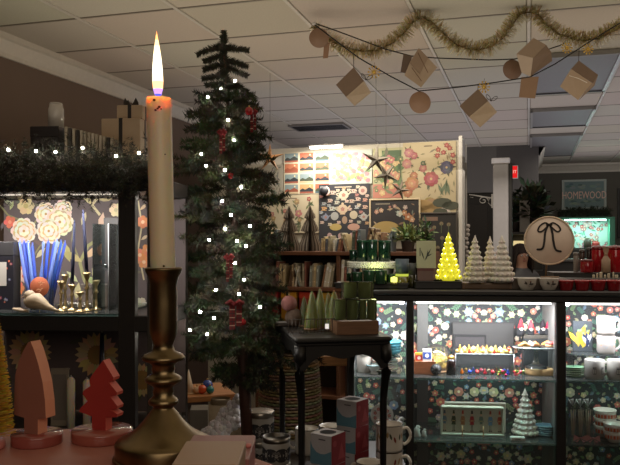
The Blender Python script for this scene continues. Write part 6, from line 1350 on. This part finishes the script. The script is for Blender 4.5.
# ================================================================ person
def person():
    d=6.6; px=521; x=(px-CX)*d/F; H=CZ+(HY-243)*d/F   # top of the hair
    t=thing('person',(x,d,0),'woman with long dark hair in a grey top standing half hidden behind the bow sign','person',rz=.15)
    k=H/1.62
    J={'pel':(0,0,.90),'sp':(0,-.01,1.08),'ch':(0,0,1.24),'nk':(0,.0,1.37),'hb':(0,-.005,1.43),'hm':(0,-.012,1.49),'ht':(0,-.0,1.56),
       'sL':(-.15,0,1.31),'sR':(.15,0,1.31),'eL':(-.2,-.03,1.06),'eR':(.2,-.03,1.06),'wL':(-.14,-.2,.96),'wR':(.14,-.2,.96),'hL':(-.11,-.27,.955),'hR':(.11,-.27,.955),
       'tL':(-.09,0,.84),'tR':(.09,0,.84),'kL':(-.1,-.01,.47),'kR':(.1,-.01,.47),'aL':(-.1,.02,.08),'aR':(.1,.02,.08),'fL':(-.11,-.13,.03),'fR':(.11,-.13,.03)}
    Rr={'pel':.12,'sp':.1,'ch':.115,'nk':.05,'hb':.062,'hm':.078,'ht':.06,'sL':.055,'sR':.055,'eL':.036,'eR':.036,'wL':.024,'wR':.024,'hL':.026,'hR':.026,'tL':.085,'tR':.085,'kL':.055,'kR':.055,'aL':.035,'aR':.035,'fL':.028,'fR':.028}
    E=[('pel','sp'),('sp','ch'),('ch','nk'),('nk','hb'),('hb','hm'),('hm','ht'),('ch','sL'),('ch','sR'),('sL','eL'),('sR','eR'),('eL','wL'),('eR','wR'),('wL','hL'),('wR','hR'),('pel','tL'),('pel','tR'),('tL','kL'),('tR','kR'),('kL','aL'),('kR','aR'),('aL','fL'),('aR','fR')]
    for sd,s_ in(('L',-1),('R',1)):
        hx,hy,hz=J['h'+sd]
        for i in range(4):
            o_=(i-1.5)*.018; n1,n2='f%d%s'%(i,sd),'g%d%s'%(i,sd); J[n1]=(hx+o_,hy-.045-.006*(i in(1,2)),hz-.006); J[n2]=(hx+o_,hy-.07-.008*(i in(1,2)),hz-.026); Rr[n1]=.0085; Rr[n2]=.0075; E+=[('h'+sd,n1),(n1,n2)]
        J['th'+sd]=(hx-s_*.035,hy-.01,hz-.002); J['ti'+sd]=(hx-s_*.045,hy-.04,hz-.012); Rr['th'+sd]=.011; Rr['ti'+sd]=.0085; E+=[('h'+sd,'th'+sd),('th'+sd,'ti'+sd)]
    keys=list(J); me=bpy.data.meshes.new('body'); me.from_pydata([tuple(c*k for c in J[a]) for a in keys],[(keys.index(a),keys.index(b)) for a,b in E],[])
    ob=bpy.data.objects.new('tmp',me); col.objects.link(ob); md=ob.modifiers.new('s','SKIN'); 
    for i,a in enumerate(keys): v=me.skin_vertices[0].data[i]; v.radius=(Rr[a]*k,Rr[a]*k*(.72 if a in('pel','sp','ch') else 1)); v.use_root=(a=='pel')
    sb=ob.modifiers.new('u','SUBSURF'); sb.levels=2; dg=bpy.context.evaluated_depsgraph_get(); m2=bpy.data.meshes.new_from_object(ob.evaluated_get(dg))
    m=MB(); skin=(198,148,122); cloth=(92,92,94); leg=(40,42,52)
    cs_=[]
    for p in m2.polygons:
        z=p.center.z/k; y=p.center.y; cs_.append(skin if z>1.37 or (abs(p.center.x)<.3 and y<-.21*k and .85<z<1.05) else cloth if z>.86 else leg if z>.07 else (30,26,26))
    m.add([tuple(v.co) for v in m2.vertices],[tuple(p.vertices) for p in m2.polygons],'satin',cs_,True); bpy.data.objects.remove(ob)
    m.sph((0,-.082*k,1.475*k),.012*k,'satin',skin,n=8,sx=.8,sz=1.3)   # nose
    m.build('body',parent=t)
    for s_ in(-1,1):
        m=MB(); m.sph((s_*.028*k,-.079*k,1.495*k),.0105*k,'gloss',(230,226,220),n=10); m.sph((s_*.028*k,-.0875*k,1.495*k),.005*k,'gloss',(40,26,20),n=8); m.build('eye',parent=t)
        MB().tube([(s_*.016*k,-.088*k,1.513*k),(s_*.030*k,-.088*k,1.517*k),(s_*.042*k,-.08*k,1.511*k)],.0022*k,'matte',(44,30,24),n=5).build('eyebrow',parent=t)
        MB().sph((s_*.075*k,.0,1.485*k),.016*k,'satin',skin,n=8,sx=.5,sz=1.4).build('ear',parent=t)
    MB().tube([(-.018*k,-.083*k,1.445*k),(0,-.088*k,1.441*k),(.018*k,-.083*k,1.445*k)],.0045*k,'satin',(160,70,66),n=6).build('mouth',parent=t)
    m=MB(); m.sph((0,.022*k,1.525*k),.094*k,'needle',(44,30,26),n=18,sz=1.0)
    for s_ in(-1,1):
        for q in range(7):
            a=q*.35; m.tube([(s_*(.05+.012*q%.03)*k,(-.05+.022*q)*k,1.585*k),(s_*.088*k,(-.055+.024*q)*k,1.50*k),(s_*.098*k,(-.05+.024*q)*k,1.40*k),(s_*.09*k,(-.055+.022*q)*k,1.27*k)],[.018*k,.024*k,.022*k,.008*k],'needle',jit((44,30,26),5),n=7)
    m.build('hair',parent=t)
person()
# ================================================================ hanging decorations under the ceiling
def W3(px,py,d): return W(px,py,d)
def ceild(py): return (CEIL-CZ)*F/(HY-py)
GP=[(314,26),(325,35),(337,43),(350,49),(363,51),(378,50),(393,43),(405,32),(414,21),(423,17.5),(432,22),(443,33),(455,44),(467,49),(480,50),(493,46),(504,37),(513,24),(521,13),(529,8.5),(538,14),(548,26),(559,34),(571,39),(585,41),(600,38),(615,30),(632,22)]
GDp=4.02
t=thing('tinsel_garland',W(423,40,GDp),'gold tinsel garland swagged along the ceiling','garland')
o0=W(423,40,GDp); pts=[W(px,min(py,60),GDp-(px-310)*.0006)-o0 for px,py in GP]
for p in pts: p.z=min(p.z,CEIL-.03-o0.z)
m=MB()
for a,b in zip(pts[:-1],pts[1:]):
    L_=(b-a).length; ax=(b-a).normalized()
    for k in range(int(L_*2600)):
        q_=a+(b-a)*R.random(); rv=Vector((R.gauss(0,1),R.gauss(0,1),R.gauss(0,1))); rv=(rv-ax*rv.dot(ax)).normalized(); tip=q_+rv*R.uniform(.03,.058)+ax*R.uniform(-.02,.02); sd=ax.cross(rv).normalized()*.0017; sd=(sd+ax*.001)
        m.add([tuple(q_-sd),tuple(q_+sd),tuple(tip+sd),tuple(tip-sd)],[(0,1,2,3)],'tinsel',jit(R.choice([(226,206,150),(206,186,126),(246,234,190),(170,150,100)]),14))
b=m.build('strands',parent=t); MB().tube([tuple(p) for p in pts],.003,'matte',(120,100,60),n=5).build('core',parent=t)
def cord(name,P,label,d0):
    o0=W(*P[0],d0); t=thing(name,o0,label,'string'); Q=[]
    for i,(px,py) in enumerate(P): Q.append(tuple(W(px,py,d0)-o0))
    MB().tube(Q,.0035,'matte',(34,30,28),n=6).build('cord',parent=t)
    m=MB(); m.lathe([(.008,0),(.012,.004),(.002,.01)],'satin',(200,196,190),n=10,o=(0,0,-.004)); m.build('hook',parent=t)
DA=3.95;DB=3.8
cord('hanging_string',[(314,23),(337,31),(361,40),(385,49),(411,56),(435,58),(460,58.8),(490,60),(515,59),(540,52),(560,45.5),(566,42)],'upper black string across the ceiling behind the kraft paper ornaments',DA)
cord('hanging_string',[(314,24),(336,41),(359,58),(390,76),(419,91),(440,89),(460,87),(495,82.5),(530,77),(555,64),(580,48),(602,34),(625,20),(650,4)],'lower black string crossing the ceiling in front of the kraft paper ornaments',DB)
kc=(196,158,120); kd=(150,114,88)
def flat(name,px,py,r,d,label,c=kd):
    c=tuple(v_*.85+14 for v_ in c); t=thing(name,W(px,py,d),label,'paper ornament',rz=.1); rr=r*d/F; m=MB(); m.M=RX(PI/2); m.lathe([(rr*.98,-.002),(rr,0),(rr*.98,.002)],'satin',c,n=36); m.build('disc',parent=t)
    MB().tube([(0,0,rr-.002),(0,0,rr+.006)],.002,'matte',(60,50,44),n=5).build('loop',parent=t); return t
flat('paper_disc',319,38,10,3.85,'brown paper disc with a ribbon tail, leftmost of the ceiling ornaments')
t=thing('paper_tag',W(326,51,3.87),'short brown paper strip hanging behind the leftmost disc','paper ornament'); s=3.87/F; MB().prism([(-2*s,9*s),(4*s,8*s),(2*s,-7*s),(-3*s,-7.5*s)],-.002,.002,'satin',kd).build('strip',parent=t); MB().tube([(0,0,8*s),(-2*s,0,14*s)],.0015,'matte',(60,50,44),n=4).build('thread',parent=t)
flat('paper_disc',420,102.5,11,DB,'brown paper disc hanging from the lowest point of the string',(164,124,96)); flat('paper_disc',512.5,69.6,10,DA-.004,'dark brown paper disc behind the large kraft box',(134,100,78))
def kbox(px0,py0,faces,d,label,outline,group='kraft paper gift ornaments'):
    """a folded kraft paper box: each face lists corners as (px, py, depth offset)"""
    o0=W(px0,py0,d); t=thing('kraft_box_ornament',o0,label,'paper ornament',group)
    for nm,pts,c in faces:
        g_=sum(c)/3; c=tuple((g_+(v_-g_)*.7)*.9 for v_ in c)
        v=[W(a,b,d+dd)-o0 for a,b,dd in pts]; n=(v[1]-v[0]).cross(v[2]-v[0]).normalized(); 
        if n.y>0: n=-n
        th=n*.0015; N_=len(v); vs=[tuple(q-th) for q in v]+[tuple(q+th) for q in v]
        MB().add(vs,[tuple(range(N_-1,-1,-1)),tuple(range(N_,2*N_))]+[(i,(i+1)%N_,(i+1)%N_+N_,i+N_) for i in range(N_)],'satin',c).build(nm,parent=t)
    return t
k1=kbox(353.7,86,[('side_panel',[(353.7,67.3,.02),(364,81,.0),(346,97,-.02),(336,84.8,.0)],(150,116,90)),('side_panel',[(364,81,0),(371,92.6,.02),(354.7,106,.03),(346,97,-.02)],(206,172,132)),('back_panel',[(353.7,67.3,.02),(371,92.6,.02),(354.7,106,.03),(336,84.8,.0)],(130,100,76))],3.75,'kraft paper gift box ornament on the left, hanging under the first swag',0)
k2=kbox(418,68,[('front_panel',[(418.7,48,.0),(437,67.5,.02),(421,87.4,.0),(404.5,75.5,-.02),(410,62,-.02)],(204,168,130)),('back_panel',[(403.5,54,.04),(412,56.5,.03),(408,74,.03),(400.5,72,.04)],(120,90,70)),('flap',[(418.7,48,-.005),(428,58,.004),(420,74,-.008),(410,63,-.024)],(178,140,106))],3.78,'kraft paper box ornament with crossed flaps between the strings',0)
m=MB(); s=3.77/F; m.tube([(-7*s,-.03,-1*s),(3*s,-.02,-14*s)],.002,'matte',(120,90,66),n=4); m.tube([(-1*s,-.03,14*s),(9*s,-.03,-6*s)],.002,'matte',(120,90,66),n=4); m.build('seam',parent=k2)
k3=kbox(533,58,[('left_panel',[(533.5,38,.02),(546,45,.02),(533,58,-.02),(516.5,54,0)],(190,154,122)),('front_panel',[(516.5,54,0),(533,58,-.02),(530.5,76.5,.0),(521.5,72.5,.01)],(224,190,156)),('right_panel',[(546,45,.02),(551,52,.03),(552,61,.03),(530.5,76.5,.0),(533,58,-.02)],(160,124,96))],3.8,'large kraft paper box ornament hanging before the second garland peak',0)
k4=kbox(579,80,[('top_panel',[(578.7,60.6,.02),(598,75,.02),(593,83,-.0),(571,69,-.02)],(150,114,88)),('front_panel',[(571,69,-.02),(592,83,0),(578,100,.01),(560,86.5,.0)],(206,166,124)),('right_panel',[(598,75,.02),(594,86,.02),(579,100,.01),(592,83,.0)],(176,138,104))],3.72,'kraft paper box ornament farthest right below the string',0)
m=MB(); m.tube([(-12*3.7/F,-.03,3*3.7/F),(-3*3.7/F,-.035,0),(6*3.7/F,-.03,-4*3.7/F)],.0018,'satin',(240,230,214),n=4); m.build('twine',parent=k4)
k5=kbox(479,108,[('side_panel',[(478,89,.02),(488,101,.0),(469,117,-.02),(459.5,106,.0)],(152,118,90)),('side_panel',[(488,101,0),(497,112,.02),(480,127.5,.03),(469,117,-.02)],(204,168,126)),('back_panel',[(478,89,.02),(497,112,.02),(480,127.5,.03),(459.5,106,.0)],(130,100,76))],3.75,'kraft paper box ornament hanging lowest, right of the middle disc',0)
t=thing('paper_tag',W(529,87.8,DB),'brown rectangular paper tag hanging below the large kraft box','paper ornament'); s=3.82/F; MB().prism([(-7.6*s,10.6*s),(9.7*s,11*s),(6*s,-10.6*s),(-10*s,-9.5*s)],-.002,.002,'satin',(150,118,92)).build('card',parent=t); MB().tube([(2*s,0,10*s),(2*s,0,13*s)],.0015,'matte',(60,50,44),n=4).build('thread',parent=t)
def hang(o,P,Q):
    a,b=W(*P)-o.location,W(*Q)-o.location; MB().tube([tuple(a),tuple(b)],.0018,'matte',(60,50,44),n=4).build('hanging_thread',parent=o)
hang(k4,(578.7,61,3.74),(579,48.6,DB)); hang(k5,(478,89.3,3.77),(478,84.8,DB)); hang(k1,(353.7,67.8,3.77),(353.7,53.8,DB)); hang(k2,(418.7,48.4,3.78),(424,57,DA)) if False else None
def snow(px,py,r,d,label,c=(214,176,84)):
    t=thing('gold_snowflake',W(px,py,d),label,'ornament','gold snowflake ornaments'); rr=r*d/F; m=MB()
    for k in range(10):
        a=k*PI/5; m.tube([(0,0,0),(rr*math.cos(a),0,rr*math.sin(a))],[.003,.0018],'brass',c,n=5); m.sph((rr*.95*math.cos(a),0,rr*.95*math.sin(a)),.005,'brass',c,n=6)
    m.build('rays',parent=t); MB().sph((0,0,0),rr*.3,'brass',c,n=10,sy=.4).build('centre',parent=t); MB().tube([(0,.004,rr*.9),(.004,.006,rr*1.6)],.0012,'matte',(80,66,50),n=4).build('thread',parent=t)
snow(374,72,6,3.78,'gold snowflake ornament beside the left kraft box'); snow(484,87,5.5,3.78,'gold snowflake ornament at the top of the lowest kraft box'); snow(567,48,5,3.8,'gold snowflake ornament right of the large kraft box'); snow(588,49,5,3.8,'gold snowflake ornament farthest right under the garland')
for px,py,lab in((366,77,'looped dark wire bow beside the left kraft box'),(491,98,'looped dark wire bow beside the lowest kraft box')):
    t=thing('wire_bow',W(px,py,3.74),lab,'bow'); s=3.74/F; m=MB()
    for a in(.6,2.2): m.tube([(4.5*s*math.cos(a)+3.2*s*math.cos(q*PI/6)*math.cos(a)-1.5*s*math.sin(q*PI/6)*math.sin(a),0,4.5*s*math.sin(a)+3.2*s*math.cos(q*PI/6)*math.sin(a)+1.5*s*math.sin(q*PI/6)*math.cos(a)-3*s) for q in range(12)],.0016,'matte',(60,50,44),n=4,closed=True)
    m.build('loops',parent=t); MB().sph((0,0,-2.5*s),.005,'matte',(60,50,44),n=6).build('knot',parent=t)
# ---------------------------------------------------------------- lights
def LIGHTS():
    f=W(156,88,.7); light('POINT',(f.x,f.y-.0,f.z+.01),.6,(1,.68,.4),.004,name='flame_light')
    light('POINT',(W(158,92,.7).x,.7,W(158,101,.7).z),.09,(1,.6,.28),.002,name='wax_fill')  # added lamp sunk in the wax so the candle top glows
    for px,w_ in((20,.5),): 
        p=L.p(L.x(30),.03,ztop-.06); light('AREA',p,4.2,(1,.95,.88),.7,.03,rot=(.5,0,L.a),name='shelf_light')
    for (a,b),e in zip(BAY,(5.5,10.5,6)):
        xa_,xb_=C.x(a),C.x(b); p=C.p((xa_+xb_)/2,.07,cz_b-.02); light('AREA',p,e,(.96,.98,1),abs(xb_-xa_)-.04,.03,rot=(.35,0,C.a),name='cabinet_light')
        p=C.p((xa_+xb_)/2,.16,zA-.02); light('AREA',p,e*.035,(1,.95,.9),abs(xb_-xa_)-.04,.1,rot=(0,0,C.a),name='cabinet_light')
    p=Pw.pp(326,-.2,Pw.z(326,150,-.14)); light('AREA',p,9,(1,.93,.82),.5,.05,target=Pw.pp(340,0,1.2),name='tube_lamp')
    p=Pw.pp(380,-.5,2.35); light('AREA',p,7,(1,.88,.7),1.2,.3,target=Pw.pp(370,0,1.6),name='poster_fill')
    p=C.pp(448,.14,zr+.12); light('POINT',p,.12,(1,.95,.2),.03,name='tree_glow')
    p=C.pp(376,.05,zt+.1); light('POINT',p,.12,(.9,1,.3),.02,name='tea_glow'); light('POINT',C.pp(372,-.12,zt+.2),.5,(1,1,.9),.03,name='bead_fill')  # the second point lamp is unseen, added to brighten the beaded stand
    light('AREA',room(x,YF-.3,zt_-.12),3,(.5,1,.85),.6,.1,rot=(.3,0,RR),name='green_light')
    # unseen fill lights added: warm near the candle side, cooler at the back
    light('AREA',room(.2,2.6,2.03),37,(1,.86,.68),5.6,4.6,rot=(PI,0,RR),name='bounce_warm')
    light('AREA',room(.2,8.2,2.1),38,(.95,.91,1),5.6,6,rot=(PI,0,RR),name='bounce_cool')
    light('AREA',room(1.2,9.6,2.5),16,(1,.95,.85),2,2,rot=(.5,0,RR),name='far_fill')
    light('AREA',room(.6,4.5,2.0),28,(1,.88,.74),3.0,3.0,rot=(0,0,RR),name='room_fill')
    light('AREA',room(.8,-1.0,2.3),14,(1,.82,.64),2.2,1.4,target=(0,3,1.0),name='front_fill')

# nest small pieces under the part they belong to, and hang threads
NEST=[('wick','wax_body'),('soot_speck','wax_body'),('tip','wax_body'),('flame','wick'),('rim','cup'),('handle','cup'),('rim','bowl'),('rim','dish'),('rim','pot'),('rim','glass'),('foot_rim','stem'),('drip_rim','stem'),('seal','lid'),('knob','dome'),('print','sheet'),('letters','board'),('letters','face'),('painted_bow','disc'),('painted_rooster','bowl'),('painted_flowers','dish'),('print','panel'),('cap','shade'),('tie','bag'),('pages','cover'),('icing','sponge'),('glaze','segments'),('beard','body'),('nose','body'),('edge','side_panel'),('crescent','disc'),('glow_band','glass'),('print','box'),('print','frame'),('ribs','ball'),('cap','ball'),('loop','ball'),('cut_face','slice'),('window','body'),('top_rail','top_board'),('knot','loops'),('moss','votive')]
for t in [o for o in bpy.data.objects if o.parent is None and o.type=='EMPTY']:
    ch={}
    for c in t.children: ch.setdefault(c.name.split('.')[0],[]).append(c)
    for a,b in NEST:
        if a in ch and b in ch:
            for i,c in enumerate(ch[a]):
                if a=='flame': continue
                p=ch[b][min(i,len(ch[b])-1)]
                if p.parent is t and p.matrix_basis==Matrix() and c.parent is t and not c.children: c.parent=p
# ---------------------------------------------------------------- camera and light
cam=bpy.data.cameras.new('camera'); co=bpy.data.objects.new('camera',cam); col.objects.link(co)
co.location=(0,0,CZ); co.rotation_euler=(PI/2,0,0); cam.sensor_width=36; cam.lens=F/620*36; cam.shift_y=(HY-232.5)/620; cam.clip_start=.05
bpy.context.scene.camera=co
w=bpy.data.worlds.new('w'); bpy.context.scene.world=w; w.use_nodes=True
w.node_tree.nodes['Background'].inputs[0].default_value=(.9,.78,.62,1); w.node_tree.nodes['Background'].inputs[1].default_value=.05
def light(kind,loc,power,c,size=.1,sy=None,target=None,rz=0,name='lamp',rot=None,spread=None):
    l=bpy.data.lights.new(name,kind); l.energy=power; l.color=c
    if kind=='AREA':
        l.size=size
        if sy: l.shape='RECTANGLE'; l.size_y=sy
        if spread: l.spread=spread
    else: l.shadow_soft_size=size
    o=bpy.data.objects.new(name,l); col.objects.link(o); o.location=loc
    if target is not None: o.rotation_euler=(Vector(target)-Vector(loc)).to_track_quat('-Z','Y').to_euler()
    elif rot: o.rotation_euler=rot
    return o
LIGHTS()
sc=bpy.context.scene
sc.view_settings.view_transform='Standard'; sc.view_settings.exposure=0; sc.view_settings.gamma=1.08
sc.cycles.use_denoising=True; sc.cycles.max_bounces=6; sc.cycles.diffuse_bounces=3; sc.cycles.transparent_max_bounces=16; sc.cycles.sample_clamp_indirect=3; sc.cycles.caustics_reflective=False; sc.cycles.caustics_refractive=False
